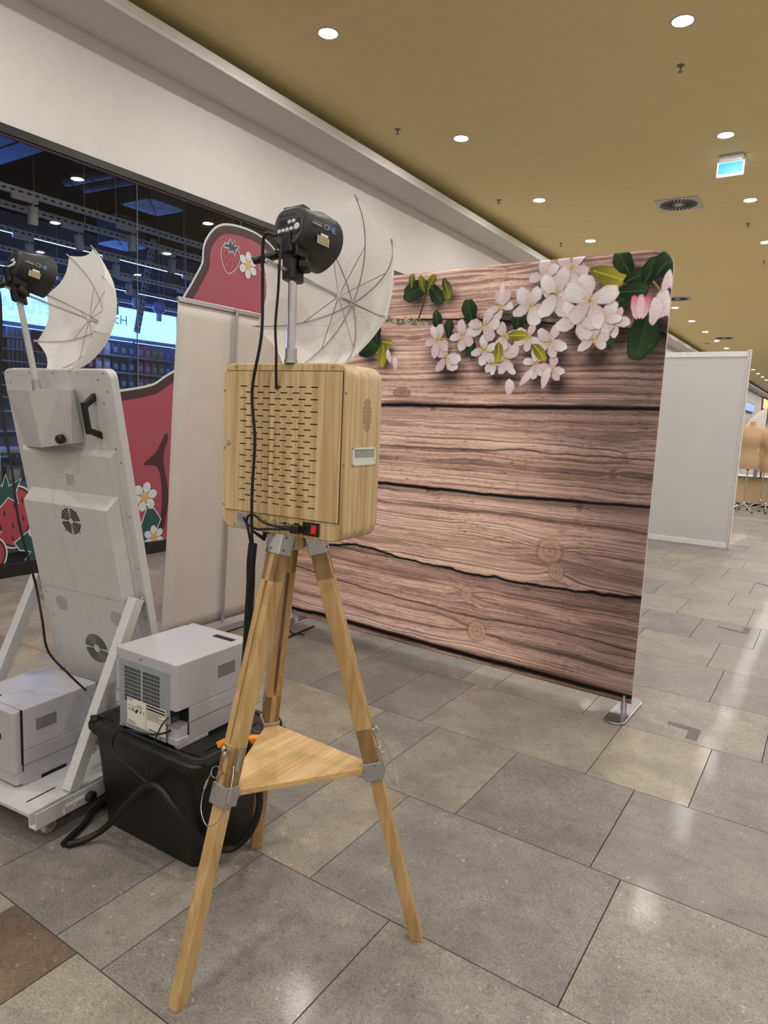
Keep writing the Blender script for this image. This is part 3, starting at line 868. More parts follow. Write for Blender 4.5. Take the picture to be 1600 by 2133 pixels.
# ================================================================== WOODEN PHOTO BOOTH ON ITS TRIPOD
TC = Vector((-1.177, 1.375, 0))
FEET = [Vector((-1.200, 1.003, 0)), Vector((-0.840, 1.547, 0)), Vector((-1.492, 1.576, 0))]
tri = thing('tripod', 'varnished pine tripod with triangular shelf under the wooden booth box', 'tripod', TC)
HUBZ = 1.150
for i, ft in enumerate(FEET):
    dr = (ft - TC).normalized()
    side = Vector((-dr.y, dr.x, 0))
    top = dr * 0.048 + Vector((0, 0, HUBZ))
    foot = (ft - TC)
    ax = (foot - top).normalized()
    up = (-ax)                                    # along the leg, upward
    nrm = side.cross(up).normalized()             # outward face normal
    if nrm.dot(dr) < 0: nrm = -nrm
    Lt = (foot - top).length
    fr = frame(foot, side, nrm, up)               # local: x side, y outward, z up the leg
    zc = 0.50 / up.z                              # clamp position along the leg
    # lower leg
    g = G(fr); g.prism([(-0.017, -0.017), (0.017, -0.017), (0.017, 0.017), (-0.017, 0.017)], 0.012, zc + 0.10)
    # cut the foot flat on the floor
    low = obj('lower_leg', g, M_PINE, tri, bevel=0.002)
    zf = [v for v in low.data.vertices]
    for v in zf:
        w = fr.inverted() @ v.co
        if w.z < 0.05:
            # slide the end along the leg to the floor
            base = v.co.copy(); t_ = base.z / up.z
            v.co = base - up * t_
    # upper leg: two cheeks round a slot
    z1 = Lt - 0.036
    g = G(fr)
    for sx in (-1, 1):
        a, b_ = (0.0045, 0.022) if sx > 0 else (-0.022, -0.0045)
        g.box(a, b_, -0.021, 0.021, zc + 0.005, z1)
    g.box(-0.022, 0.022, -0.021, 0.021, z1 - 0.10, z1)
    g.box(-0.022, 0.022, -0.021, 0.021, zc + 0.005, zc + 0.12)
    if i < 2:
        g.box(-0.006, 0.006, -0.0205, 0.0155, zc + 0.1, z1 - 0.09)
    obj('upper_leg', g, M_PINE, tri, bevel=0.0025)
    # metal head bracket
    g = G(fr); g.box(-0.0245, 0.0245, -0.0235, 0.0235, z1 - 0.028, z1 + 0.032)
    br = obj('head_bracket', g, M_STEEL, tri, bevel=0.002)
    g = G(fr)
    for dz in (-0.015, 0.018):
        g.cyl((-0.008, 0.0235, z1 + dz), (-0.008, 0.0255, z1 + dz), 0.003, n=8)
        g.cyl((0.0245, 0.008, z1 + dz), (0.0262, 0.008, z1 + dz), 0.003, n=8)
    obj('bracket_screws', g, M_MIDGREY, br)
    # clamp collar round the lower end of the upper leg
    g = G(fr); g.box(-0.0255, 0.0255, -0.0245, 0.0245, zc - 0.03, zc + 0.022)
    cl = obj('clamp_collar', g, M_STEEL, tri, bevel=0.002)
    g = G(fr)
    for sx in (-1, 1):
        for dz in (-0.022, 0.014):
            g.cyl((sx * 0.0255, 0.01, zc + dz), (sx * 0.0275, 0.01, zc + dz), 0.003, n=8)
    obj('rivets', g, M_MIDGREY, cl)
    # wing nut, locking pin with ring and wire lanyard
    g = G(fr)
    g.cyl((0, 0.021, zc + 0.105), (0, 0.030, zc + 0.105), 0.0065, n=12)
    g.ball((-0.004, 0.034, zc + 0.110), (0.005, 0.006, 0.009), 8, 6)
    g.ball((0.004, 0.034, zc + 0.100), (0.005, 0.006, 0.009), 8, 6)
    obj('wing_nut', g, M_CHROME, tri, smooth=60)
    g = G(fr)
    g.cyl((0, 0.021, zc + 0.052), (0, 0.034, zc + 0.052), 0.0045, n=10)
    g.ring((-0.014, 0.034, zc + 0.050), (0.1, 1, 0.2), 0.0135, 0.0011, 20, 5)
    obj('locking_pin', g, M_CHROME, tri, smooth=60)
    g = G(fr)
    g.tube(cr([(-0.028, 0.034, zc + 0.045), (-0.034, 0.040, zc + 0.0), (-0.022, 0.046, zc - 0.045), (0.012, 0.048, zc - 0.07), (0.042, 0.046, zc - 0.05), (0.055, 0.04, zc + 0.0), (0.045, 0.030, zc + 0.05), (0.028, 0.018, zc + 0.075)], 8), 0.0011, 6)
    g.cyl((-0.032, 0.037, zc + 0.025), (-0.034, 0.040, zc + 0.002), 0.003, n=8)
    obj('wire_lanyard', g, M_STEEL, tri, smooth=60)
    g = G(fr); g.box(0.022, 0.0235, -0.006, 0.006, zc + 0.06, zc + 0.115)
    obj('lanyard_tab', g, M_STEEL, tri, bevel=0.001)
    # shelf lug
    g = G(fr); g.box(-0.012, 0.012, -0.040, -0.022, zc - 0.02, zc + 0.005); g.cyl((-0.016, -0.036, zc - 0.006), (0.016, -0.036, zc - 0.006), 0.005, n=10)
    obj('shelf_lug', g, M_STEEL, tri, bevel=0.001)
# hub block under the box
g = G(); g.prism([(0.030 * math.cos(a), 0.030 * math.sin(a)) for a in np.linspace(0, 2 * PI, 7)[:-1]], 1.100, 1.138)
obj('hub_block', g, M_OAK, tri, bevel=0.003)
obj('mount_plate', G().box(-0.045, 0.045, -0.04, 0.04, 1.138, 1.1442), M_STEEL, tri, bevel=0.002)
g = G(); g.cyl((-0.085, -0.03, 1.1442), (-0.085, -0.03, 1.118), 0.006, n=10)
g.frustum([(-0.13, -0.035, 1.128), (-0.085, -0.035, 1.108), (-0.085, -0.025, 1.108), (-0.13, -0.025, 1.128)], [(-0.13, -0.035, 1.132), (-0.085, -0.035, 1.118), (-0.085, -0.025, 1.118), (-0.13, -0.025, 1.132)])
obj('quick_release_lever', g, M_BLACKPLASTIC, tri, bevel=0.002)
# triangular shelf
pts = []
for ft in FEET:
    dr = (ft - TC).normalized(); R_ = 0.048 + ((ft - TC).length - 0.048) * (1 - 0.50 / HUBZ) - 0.026
    sd = Vector((-dr.y, dr.x, 0))
    pts.append((dr * R_ - sd * 0.022)); pts.append((dr * R_ + sd * 0.022))
ang = sorted(pts, key=lambda p: math.atan2(p.y, p.x))
M_SHELFWOOD = wood('shelf_oak', (222, 190, 136), (184, 146, 90), (60, 3.0, 60), 0.4)
obj('shelf', G().prism([(p.x, p.y) for p in ang], 0.487, 0.503), M_SHELFWOOD, tri, bevel=0.0015)

# ---- the box itself
BX, BD, BH = 0.396, 0.167, 0.430
BZ = 1.1444
box = thing('booth_box', 'oak-veneered photo booth box with slotted back door, seen from behind', 'photo booth', (-1.172, 1.380, BZ), 0.061)
Mb = frame((0, 0, 0), (1, 0, 0), (0, 0, 1), (0, 1, 0))      # prism plane x-z, depth y
yb = -BD / 2
g = G()
ins = [(p[0], p[1] + BH / 2) for p in rr(BX, BH, 0.036, 8)]
def inset(poly, d, cx=0, cz=BH / 2):
    return [(cx + (x - cx) * (1 - 2 * d / BX), cz + (z - cz) * (1 - 2 * d / BH)) for x, z in poly]
loops = []
for d, y in ((0.003, yb + 0.0), (0.0, yb + 0.003), (0.0, BD / 2 - 0.02), (0.006, BD / 2 - 0.006), (0.02, BD / 2)):
    loops.append([(x, y, z) for x, z in inset(ins, d)])
g.loft(loops)
obj('case', g, M_OAK, box, smooth=35)
# recessed gap round the door and the slotted door leaf
DX0, DX1, DZ0, DZ1 = -0.182, 0.180, 0.049, 0.410
g = G(); g.box(DX0 - 0.0018, DX1 + 0.0018, yb - 0.0006, yb + 0.001, DZ0 - 0.0018, DZ1 + 0.0018)
obj('door_gap', g, M_DARKHOLE, box)
g = G()
y0, y1 = yb - 0.0035, yb - 0.0002
rows = [DZ1 - 0.038 - 0.01472 * k for k in range(21)]
sh = 0.0014
zprev = DZ1
for k, z in enumerate(rows):
    g.box(DX0, DX1, y0, y1, z + sh, zprev)
    x = DX0
    n, st = (7, -0.198 + 0.0637) if k % 2 == 0 else (6, -0.198 + 0.082)
    for j in range(n):
        a = st + 0.0372 * j
        g.box(x, a, y0, y1, z - sh, z + sh); x = a + 0.0228
    g.box(x, DX1, y0, y1, z - sh, z + sh)
    zprev = z - sh
g.box(DX0, DX1, y0, y1, DZ0, zprev)
door = obj('door', g, M_OAK, box)
g = G(); g.cyl((-0.173, y0, 0.226), (-0.173, y0 - 0.004, 0.226), 0.0065, n=16); g.box(-0.1745, -0.1715, y0 - 0.006, y0 - 0.004, 0.221, 0.231)
obj('door_lock', g, M_CHROME, door, smooth=40)
g = G(); g.lathe([(0.0048, 0), (0.006, 0.003), (0.004, 0.007)], (-0.0125, y0, rows[0] - 0.001), (0, -1, 0), 12)
obj('cable_grommet', g, M_BLACKPLASTIC, door)
g = G()
for (x, z) in [(-0.15, 0.42), (-0.02, 0.42), (0.15, 0.42), (-0.19, 0.36), (-0.19, 0.21), (-0.19, 0.06), (0.189, 0.36), (0.189, 0.19), (0.189, 0.03), (-0.15, 0.01), (0.12, 0.008), (0.0, 0.008)]:
    g.cyl((x, yb + 0.001, z), (x, yb - 0.0015, z), 0.0026, n=10)
obj('screws', g, M_MIDGREY, box)
# side handle
xs = BX / 2
zt = BH
ha, hb, hz0, hz1 = yb + 0.021, yb + 0.130, BH - 0.242, BH - 0.198
g = G()
g.box(xs - 0.002, xs + 0.003, ha, hb, hz1 - 0.005, hz1); g.box(xs - 0.002, xs + 0.003, ha, hb, hz0, hz0 + 0.006)
g.box(xs - 0.002, xs + 0.003, ha, ha + 0.008, hz0, hz1); g.box(xs - 0.002, xs + 0.003, hb - 0.008, hb, hz0, hz1)
h = obj('flush_handle', g, pm('cream_handle_plastic', (206, 210, 196), 0.5), box, bevel=0.001)
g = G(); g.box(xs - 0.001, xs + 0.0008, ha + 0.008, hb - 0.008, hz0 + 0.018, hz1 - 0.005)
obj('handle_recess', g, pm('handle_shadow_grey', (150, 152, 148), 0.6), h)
g = G(); g.frustum([(xs, ha + 0.008, hz0 + 0.006), (xs, hb - 0.008, hz0 + 0.006), (xs + 0.002, hb - 0.008, hz0 + 0.006), (xs + 0.002, ha + 0.008, hz0 + 0.006)],
                   [(xs, ha + 0.008, hz0 + 0.019), (xs, hb - 0.008, hz0 + 0.019), (xs + 0.0009, hb - 0.008, hz0 + 0.019), (xs + 0.0009, ha + 0.008, hz0 + 0.019)])
obj('handle_lip', g, bpy.data.materials['cream_handle_plastic'], h)
# speaker holes
g = G()
for r_ in range(-9, 10):
    for c_ in range(-2, 3):
        dy = c_ * 0.0088 + (0.0044 if r_ % 2 else 0); dz = r_ * 0.0042
        if (dy / 0.021) ** 2 + (dz / 0.040) ** 2 <= 1:
            y = yb + 0.084 + dy; z = BH - 0.119 + dz
            g.cyl((xs - 0.001, y, z), (xs + 0.0006, y, z), 0.0017, n=6)
obj('speaker_holes', g, M_DARKHOLE, box)
# connector strip
g = G(); g.box(-0.143, -0.097, yb - 0.0008, yb + 0.001, 0.006, 0.042)
lb = obj('rating_label', g, pm('grey_rating_label', (150, 152, 156), 0.6), box)
Mt = frame((-0.140, yb - 0.0012, 0.037), (1, 0, 0), (0, 0, 1), (0, -1, 0))
for k, s in enumerate(['Product Name:', 'Model: photo booth', 'Input Voltage: AC100-240V', 'Date: 2023']):
    text('label_text', s, 0.0036, Mt @ Matrix.Translation((0, -0.0048 * k, 0)), M_INK, lb)
g = G(); g.box(0.075, 0.125, yb - 0.003, yb + 0.001, 0.008, 0.042)
inl = obj('power_inlet', g, M_BLACKPLASTIC, box, bevel=0.001)
g = G(); g.frustum([(0.102, yb - 0.003, 0.014), (0.118, yb - 0.003, 0.014), (0.118, yb - 0.003, 0.036), (0.102, yb - 0.003, 0.036)],
                   [(0.103, yb - 0.008, 0.015), (0.117, yb - 0.008, 0.015), (0.117, yb - 0.005, 0.035), (0.103, yb - 0.005, 0.035)])
obj('rocker_switch', g, M_RED, inl, bevel=0.001)
g = G()
g.cyl((-0.016, yb, 0.030), (-0.016, yb - 0.006, 0.030), 0.0065, n=14); 
obj('push_button', g, M_STEEL, box, smooth=40)
g = G(); g.box(0.010, 0.024, yb - 0.001, yb, 0.027, 0.034)
u_ = obj('usb_port', g, M_STEEL, box)
obj('usb_opening', G().box(0.0115, 0.0225, yb - 0.0013, yb - 0.0005, 0.0285, 0.0325), M_DARKHOLE, u_)
g = G()
for x in (0.003, 0.031, 0.044, -0.045, -0.068):
    g.cyl((x, yb, 0.031), (x, yb - 0.003, 0.031), 0.0026, n=10)
obj('jacks', g, pm('brass_jack', (176, 150, 96), 0.35, 0.8), box)
obj('network_port', G().box(0.049, 0.062, yb - 0.0012, yb, 0.026, 0.036), M_BLACKPLASTIC, box)
# plug and its power lead
g = G(); g.box(0.072, 0.098, yb - 0.026, yb - 0.003, 0.012, 0.034)
plug = tag(obj('power_lead', G().tube(cr([(0.070, yb - 0.016, 0.023), (0.035, yb - 0.024, 0.024), (-0.02, yb - 0.03, 0.030), (-0.055, yb - 0.028, 0.045), (-0.080, yb - 0.022, 0.044), (-0.092, yb - 0.02, 0.028), (-0.086, yb - 0.02, 0.004), (-0.077, yb - 0.02, -0.030), (-0.071, yb - 0.02, -0.065)], 8), 0.0034, 8), M_BLACKCABLE, smooth=60), 'black power lead plugged in beside the red switch of the booth box', 'cable')
plug.location = box.location; plug.rotation_euler = box.rotation_euler
g2 = G(); g2.box(0.050, 0.076, yb - 0.025, yb - 0.0035, 0.012, 0.033); g2.tube([(0.056, yb - 0.015, 0.023), (0.02, yb - 0.02, 0.0235)], [0.0075, 0.0045], 10)
obj('plug', g2, M_BLACKPLASTIC, plug, bevel=0.003)
g2 = G().tube(cr([(-0.098, yb - 0.026, 0.036), (-0.088, yb - 0.022, 0.020), (-0.065, yb - 0.012, 0.008), (-0.03, yb - 0.012, 0.012), (0.01, yb - 0.012, 0.016), (0.05, yb - 0.008, 0.020)], 8), 0.0030, 8)
obj('second_lead', g2, M_BLACKCABLE, plug, smooth=60)

# ================================================================== FLASH HEADS AND UMBRELLAS
M_FLASH = pm('flash_black_plastic', (30, 30, 32), 0.48, vary=0.12, scale=70, bmp=0.05)
M_FLASHPANEL = pm('flash_panel_charcoal', (46, 46, 50), 0.5, vary=0.06)
M_FLASHDARK = pm('flash_gloss_black', (13, 13, 14), 0.3)
M_BUTTON = pm('silver_button', (208, 210, 214), 0.35)
M_LETTERG = pm('lettering_grey', (150, 150, 152), 0.5)
M_LETTERB = pm('lettering_blue', (30, 140, 226), 0.5)
M_LETTERK = pm('lettering_black', (14, 14, 15), 0.5)
def flash(base, poledir, plen, a, label, polemat, length=0.120):
    t = thing('studio_flash', label, 'studio light', base)
    pd = Vector(poledir).normalized(); a = Vector(a).normalized()
    top = pd * plen
    g = G(); g.cyl((0, 0, 0), pd * (plen + 0.02), 0.0105, n=16)
    obj('pole', g, polemat, t, smooth=40)
    g = G(); g.cyl(pd * 0.002, pd * 0.035, 0.0145, n=16); g.cyl(pd * 0.0, pd * 0.008, 0.017, n=16)
    obj('pole_collar', g, M_ALU, t, smooth=40)
    # head frame: x right, y up, z back to front along a
    s = a.cross(Vector((0, 0, 1))).normalized(); u = s.cross(a)
    c0 = top + Vector((0, 0, 1)) * 0.098 - a * 0.018        # rear face centre
    fr = frame(c0, s, u, a)
    def sup(w, h, z, n=28, p=3.2, topcut=0.0):
        L = []
        for k in range(n):
            th = 2 * PI * k / n
            c, si = math.cos(th), math.sin(th)
            x = w * math.copysign(abs(c) ** (2 / p), c); y = h * math.copysign(abs(si) ** (2 / p), si)
            if y < -h * 0.4: x *= 1 - 0.35 * (-y / h - 0.4)
            L.append((x, y, z))
        return L
    g = G(fr)
    R_ = 0.070
    g.loft([sup(0.048, 0.044, 0.0, p=3), sup(0.054, 0.050, 0.005, p=3), sup(0.060, 0.056, 0.045, p=2.6), sup(0.070, 0.070, 0.075, p=2.05), sup(R_, R_, 0.085, p=2), sup(R_, R_, length, p=2), sup(R_ - 0.004, R_ - 0.004, length + 0.003, p=2)])
    body = obj('body', g, M_FLASH, t, smooth=35)
    g = G(fr); g.loft([sup(0.047, 0.043, -0.0015, p=3), sup(0.047, 0.043, 0.002, p=3)])
    obj('rear_plate', g, M_FLASHPANEL, body, smooth=30)
    g = G(fr); g.prism(rr(0.068, 0.038, 0.005, 4, 0.000, 0.000), -0.003, 0.0)
    obj('control_panel', g, M_FLASHDARK, body)
    def put(name, x, y, r, m, z0=-0.003, z1=-0.0065):
        g = G(fr); g.lathe([(r, 0), (r, 0.002), (r * 0.8, 0.0035)], (x, y, z0), (0, 0, -1), 14)
        return obj(name, g, m, body, smooth=40)
    for x, y in ((-0.026, -0.010), (-0.013, -0.009), (0.0, -0.008), (0.013, -0.007), (0.004, 0.010), (0.017, 0.011)):
        put('button', x, y, 0.0052, M_BUTTON)
    put('flash_ready_button', 0.029, -0.003, 0.0085, M_BUTTON)
    obj('display', G(fr).box(-0.028, -0.010, 0.004, 0.013, -0.0036, -0.002), M_DARKHOLE, body)
    flip = Matrix.Rotation(PI, 4, 'Y')
    # rear lettering (mirrored frame so that it reads from behind)
    Mr = fr @ frame((-0.036, 0.025, -0.0022), (1, 0, 0), (0, 1, 0), (0, 0, -1))
    text('maker_lettering', 'elinchrom', 0.0135, Mr, M_LETTERK, body)
    # side decals
    sx = 0.0665
    Ms = fr @ frame((0.0625, 0.002, 0.040), (0.19, 0.0, 0.98), (-0.10, 0.99, 0.02), (0.98, 0.10, -0.19))
    for k, (ch, mm) in enumerate((('O', M_LETTERG), ('N', M_LETTERB), ('E', M_LETTERG))):
        text('one_lettering', ch, 0.020, Ms @ Matrix.Translation((0.0135 * k + 0.008, 0.004, 0.0045)), mm, body)
    text('type_lettering', 'D-LITE RX', 0.006, Ms @ Matrix.Translation((-0.022, 0.012, 0.003)), M_LETTERG, body)
    g = G(Ms); g.box(-0.024, 0.004, 0.008, 0.0095, 0.0005, 0.0032); obj('white_rule', g, M_BUTTON, body)
    g = G(Ms); g.box(-0.006, 0.030, -0.034, -0.014, 0.0, 0.0012)
    sl = obj('warning_sticker', g, pm('silver_sticker', (160, 156, 140), 0.4), body)
    g = G(Ms)
    for k in range(4): g.box(-0.003, 0.027, -0.031 + 0.0042 * k, -0.029 + 0.0042 * k, 0.0011, 0.0016)
    obj('sticker_print', g, pm('sticker_print_yellow', (150, 138, 70), 0.5), sl)
    g = G(Ms); g.box(0.004, 0.026, -0.013, -0.007, 0.0, 0.0012); obj('white_sticker', g, M_LABELWHITE, body)
    # ribs on top, sockets below the rear plate
    g = G(fr)
    for k in range(-5, 6): g.box(k * 0.006 - 0.0015, k * 0.006 + 0.0015, 0.046, 0.0525, 0.006, 0.03)
    obj('cooling_ribs', g, M_FLASH, body)
    g = G(fr); g.prism(rr(0.062, 0.032, 0.008, 4, 0, -0.054), 0.004, 0.05)
    obj('socket_block', g, M_FLASHDARK, body, bevel=0.002)
    g = G(fr); g.lathe([(0.008, 0), (0.008, 0.006), (0.004, 0.006)], (-0.010, -0.052, 0.004), (0, 0, -1), 14)
    obj('sync_socket', g, M_BLACKPLASTIC, body, smooth=40)
    g = G(fr); g.box(0.004, 0.022, -0.062, -0.046, -0.008, 0.004); obj('mains_socket', g, M_BLACKPLASTIC, body, bevel=0.002)
    # stand clamp and tilt handle
    g = G(); Mp = axis_frame(top, pd)
    g.M = frame(top, s, a, pd)
    g.prism(rr(0.042, 0.048, 0.014, 5), -0.022, 0.050)
    g.box(-0.015, 0.015, -0.03, 0.045, 0.035, 0.085)
    cl = obj('stand_clamp', g, M_BLACKPLASTIC, t, bevel=0.003)
    g = G(frame(top, s, a, pd)); g.lathe([(0.012, 0.022), (0.018, 0.026), (0.018, 0.042), (0.010, 0.046)], (0, 0, 0.015), (1, 0.2, 0), 9)
    obj('clamp_knob', g, M_BLACKPLASTIC, cl)
    g = G(frame(top, s, a, pd)); g.cyl((-0.012, 0, 0.05), (-0.045, 0, 0.05), 0.010, n=12)
    obj('tilt_hub', g, M_ALU, cl, smooth=40)
    g = G(frame(top, s, a, pd)); g.tube([(-0.045, -0.005, 0.045), (-0.075, -0.06, 0.012)], [0.012, 0.009], 8)
    obj('tilt_handle', g, M_BLACKPLASTIC, cl, bevel=0.002)
    return t, top
A1 = Vector((0.039, 0.988, -0.147)).normalized()
f1, f1top = flash(Vector((-1.147, 1.303, 1.5744)), (0, 0, 1), 0.216, A1, 'black studio flash head on a silver pole above the wooden booth box', M_CHROME)
A2 = Vector((0.134, 0.963, -0.233)).normalized()
f2base = Vector((-2.390, 1.371, 1.497)); f2top_w = Vector((-2.400, 1.318, 1.811))
f2, f2top = flash(f2base, f2top_w - f2base, (f2top_w - f2base).length, A2, 'black studio flash head on a white pole above the white kiosk', M_WHITE)

def umb_mat():
    m, nt, b = new_mat('white_umbrella_cloth')
    nt.nodes.remove(b)
    v = coords(nt)
    n = noise(nt, v, 260, 2)
    c = ramp(nt, n, [(0.3, srgb(232, 231, 227)), (0.7, srgb(246, 245, 241))])
    d = node(nt, 'ShaderNodeBsdfDiffuse'); t = node(nt, 'ShaderNodeBsdfTranslucent')
    nt.links.new(c, d.inputs[0]); nt.links.new(c, t.inputs[0])
    mx = nt.nodes.new('ShaderNodeMixShader'); mx.inputs[0].default_value = 0.35
    nt.links.new(d.outputs[0], mx.inputs[1]); nt.links.new(t.outputs[0], mx.inputs[2])
    nt.links.new(mx.outputs[0], nt.nodes['Material Output'].inputs['Surface'])
    return m
M_UMB = umb_mat()
M_RIB = pm('umbrella_rib_steel', (150, 150, 146), 0.35, 0.8)
def umbrella(apex, a, r, h, phase, shaft_back, label):
    apex = Vector(apex); a = Vector(a).normalized()
    t = thing('photo_umbrella', label, 'umbrella', apex)
    s = a.cross(Vector((0, 0, 1))).normalized(); w = s.cross(a)
    def rad(th): return s * math.cos(th) + w * math.sin(th)
    def P(th, q, inw=0.0):
        # q 0..1 along the rib
        rho = r * math.sin(q * 1.22) / math.sin(1.22)
        dep = h * (1 - math.cos(q * 1.22)) / (1 - math.cos(1.22))
        return rad(th) * (rho - inw) - a * (dep + inw * 0.6)
    NS, NA = 14, 6
    vs, fs = [Vector((0, 0, 0))], []
    ring_prev = None
    for j in range(1, NS + 1):
        q = j / NS
        ringi = []
        for k in range(8):
            p0 = P(phase + k * PI / 4, q); p1 = P(phase + (k + 1) * PI / 4, q)
            qe = q * (1 - 0.035 * 0)
            for i in range(NA):
                f = i / NA
                sc = 1 - 0.085 * (q ** 3) * math.sin(PI * f) ** 0.9
                p0s = P(phase + k * PI / 4, q * sc); p1s = P(phase + (k + 1) * PI / 4, q * sc)
                p = p0s * (1 - f) + p1s * f
                bul = rad(phase + (k + f) * PI / 4) * (0.012 * math.sin(PI * f) * math.sin(PI * min(q, 0.9)))
                ringi.append(len(vs)); vs.append(p + bul)
        n = len(ringi)
        if ring_prev is None:
            for i in range(n): fs.append((0, ringi[i], ringi[(i + 1) % n]))
        else:
            for i in range(n): fs.append((ring_prev[i], ringi[i], ringi[(i + 1) % n], ring_prev[(i + 1) % n]))
        ring_prev = ringi
    me = bpy.data.meshes.new('canopy'); me.from_pydata([tuple(v) for v in vs], [], fs); me.update()
    me.polygons.foreach_set('use_smooth', [True] * len(me.polygons)); me.set_sharp_from_angle(angle=math.radians(14))
    obj('canopy', me, M_UMB, t)
    run = -a * 0.062
    for k in range(8):
        th = phase + k * PI / 4
        g = G(); g.tube([P(th, q, 0.0035) for q in np.linspace(0.03, 1.0, 12)], 0.0013, 6)
        rb = obj('rib', g, M_RIB, t, smooth=60)
        g = G(); tip = P(th, 1.0, 0.002); dirn = (P(th, 1.0) - P(th, 0.95)).normalized()
        g.tube([tip - dirn * 0.012, tip + dirn * 0.010], [0.0026, 0.0022], 8)
        obj('tip', g, M_WHITE, rb)
        g = G(); g.tube([run + rad(th) * 0.005, P(th, 0.52, 0.004)], 0.0011, 6)
        obj('strut', g, M_RIB, rb)
    obj('shaft', G().cyl(a * 0.02, -a * shaft_back, 0.0042, n=12), M_ALU, t, smooth=40)
    obj('runner', G().lathe([(0.0055, -0.012), (0.009, -0.008), (0.009, 0.006), (0.006, 0.012)], run, a, 14), M_LABELWHITE, t, smooth=40)
    obj('crown', G().lathe([(0.006, -0.016), (0.0085, -0.01), (0.0085, -0.002), (0.004, 0.022)], (0, 0, 0), a, 14), M_LABELWHITE, t, smooth=40)
umbrella((-1.138, 1.539, 1.753), A1, 0.233, 0.141, 1.1955, 0.33, 'open white photo umbrella behind the flash on the wooden booth')
umbrella((-2.357, 1.622, 1.751), A2, 0.245, 0.141, 1.2217, 0.36, 'open white photo umbrella behind the flash on the white kiosk')
# ================================================================== WHITE KIOSK
KY = 0.1
kiosk = thing('white_kiosk', 'leaning white metal photo kiosk seen from behind, on a wheeled base', 'kiosk', (-2.036, 1.127, 0), KY)
FP = frame((-0.315, 0.63, 0.13), (1, 0, 0), (0, -0.187, 0.9823), (0, -0.9823, -0.187))   # x, s up the panel, n out of the back
g = G(FP); pl = rr(0.575, 1.475, 0.032, 6, 0.014, 0.7375)
g.prism(pl, 0.0, 0.034)
panel = obj('panel', g, M_WHITE, kiosk, bevel=0.004)
g = G(FP); g.prism(rr(0.53, 1.40, 0.02, 4, 0.014, 0.7375), -0.004, 0.0)
obj('front_mirror', g, pm('dark_mirror_glass', (26, 28, 32), 0.08), panel)
g = G(FP)
for x in (-0.245, -0.12, 0.01, 0.14, 0.27):
    g.cyl((x, 1.462, 0.033), (x, 1.462, 0.0355), 0.003, n=8)
for x, s in ((0.238, 1.44), (-0.24, 1.425), (0.275, 1.40), (0.25, 1.36), (-0.225, 1.37), (0.285, 1.15), (0.285, 0.95), (0.285, 0.75), (0.285, 0.55), (0.272, 1.20)):
    g.cyl((x, s, 0.033), (x, s, 0.0355), 0.0035, n=8)
obj('panel_screws', g, M_MIDGREY, panel)
# first raised cover
g = G(FP); x0, x1 = -0.238, 0.268
g.frustum([(x0, 0.02, 0.034), (x1, 0.02, 0.034), (x1, 1.192, 0.034), (x0, 1.192, 0.034)], [(x0 + 0.012, 0.02, 0.052), (x1 - 0.012, 0.02, 0.052), (x1 - 0.012, 1.172, 0.052), (x0 + 0.012, 1.172, 0.052)])
cov = obj('rear_cover', g, M_WHITE, kiosk, bevel=0.001)
# second, deeper cover with sloping top
g = G(FP); x0, x1 = -0.222, 0.262
g.frustum([(x0, 0.03, 0.05), (x1, 0.03, 0.05), (x1, 1.028, 0.05), (x0 + 0.01, 1.028, 0.05)], [(x0, 0.03, 0.092), (x1 - 0.022, 0.03, 0.092), (x1 - 0.022, 0.984, 0.092), (x0, 0.984, 0.092)])
hump = obj('electronics_hump', g, M_WHITE, kiosk, bevel=0.001)
def fan(cx, cs, r, rings, name, split):
    g = G(FP)
    for k in range(rings):
        q = r * (0.32 + 0.68 * k / (rings - 1))
        for h_ in range(4 if split == 4 else 2):
            if split == 4: a0, a1 = h_ * 90 + 6, h_ * 90 + 84
            else: a0, a1 = h_ * 180 + 5, h_ * 180 + 175
            pts = [(cx + q * math.cos(math.radians(a)), cs + q * math.sin(math.radians(a)), 0.0925) for a in np.linspace(a0, a1, 18)]
            wd = r * 0.68 / (rings - 1) * (0.30 if split == 4 else 0.22)
            vs, fs = [], []
            for (px, ps, pn), a in zip(pts, np.linspace(a0, a1, 18)):
                c, s_ = math.cos(math.radians(a)), math.sin(math.radians(a))
                for d in (-wd, wd):
                    for n_ in (0.0915, 0.0930): vs.append((px + c * d, ps + s_ * d, n_))
            for i in range(17):
                o_ = i * 4
                fs += [(o_, o_ + 4, o_ + 5, o_ + 1), (o_ + 1, o_ + 5, o_ + 7, o_ + 3), (o_ + 3, o_ + 7, o_ + 6, o_ + 2), (o_ + 2, o_ + 6, o_ + 4, o_)]
            g.add(vs, fs)
    return obj(name, g, M_DARKHOLE, hump)
fan(0.036, 0.924, 0.048, 5, 'fan_grille', 4)
fan(0.046, 0.397, 0.060, 9, 'speaker_grille', 2)
g = G(FP)
for a in (45, 135, 225, 315):
    c, s_ = math.cos(math.radians(a)), math.sin(math.radians(a))
    g.cyl((0.036 + 0.056 * c, 0.924 + 0.056 * s_, 0.091), (0.036 + 0.056 * c, 0.924 + 0.056 * s_, 0.094), 0.003, n=8)
for x, s in ((-0.205, 0.62), (-0.02, 0.632), (0.17, 0.632), (-0.2, 0.60), (-0.18, 0.50), (-0.19, 0.35), (-0.18, 0.26)):
    g.cyl((x, s, 0.091), (x, s, 0.094), 0.0028, n=8)
for x, s in ((0.10, 0.80), (0.125, 0.80), (0.08, 0.72), (0.105, 0.72), (-0.14, 0.78), (-0.115, 0.78), (-0.14, 0.70), (-0.115, 0.70)):
    g.cyl((x, s, 0.091), (x, s, 0.093), 0.0018, n=6)
obj('hump_screws', g, M_MIDGREY, hump)
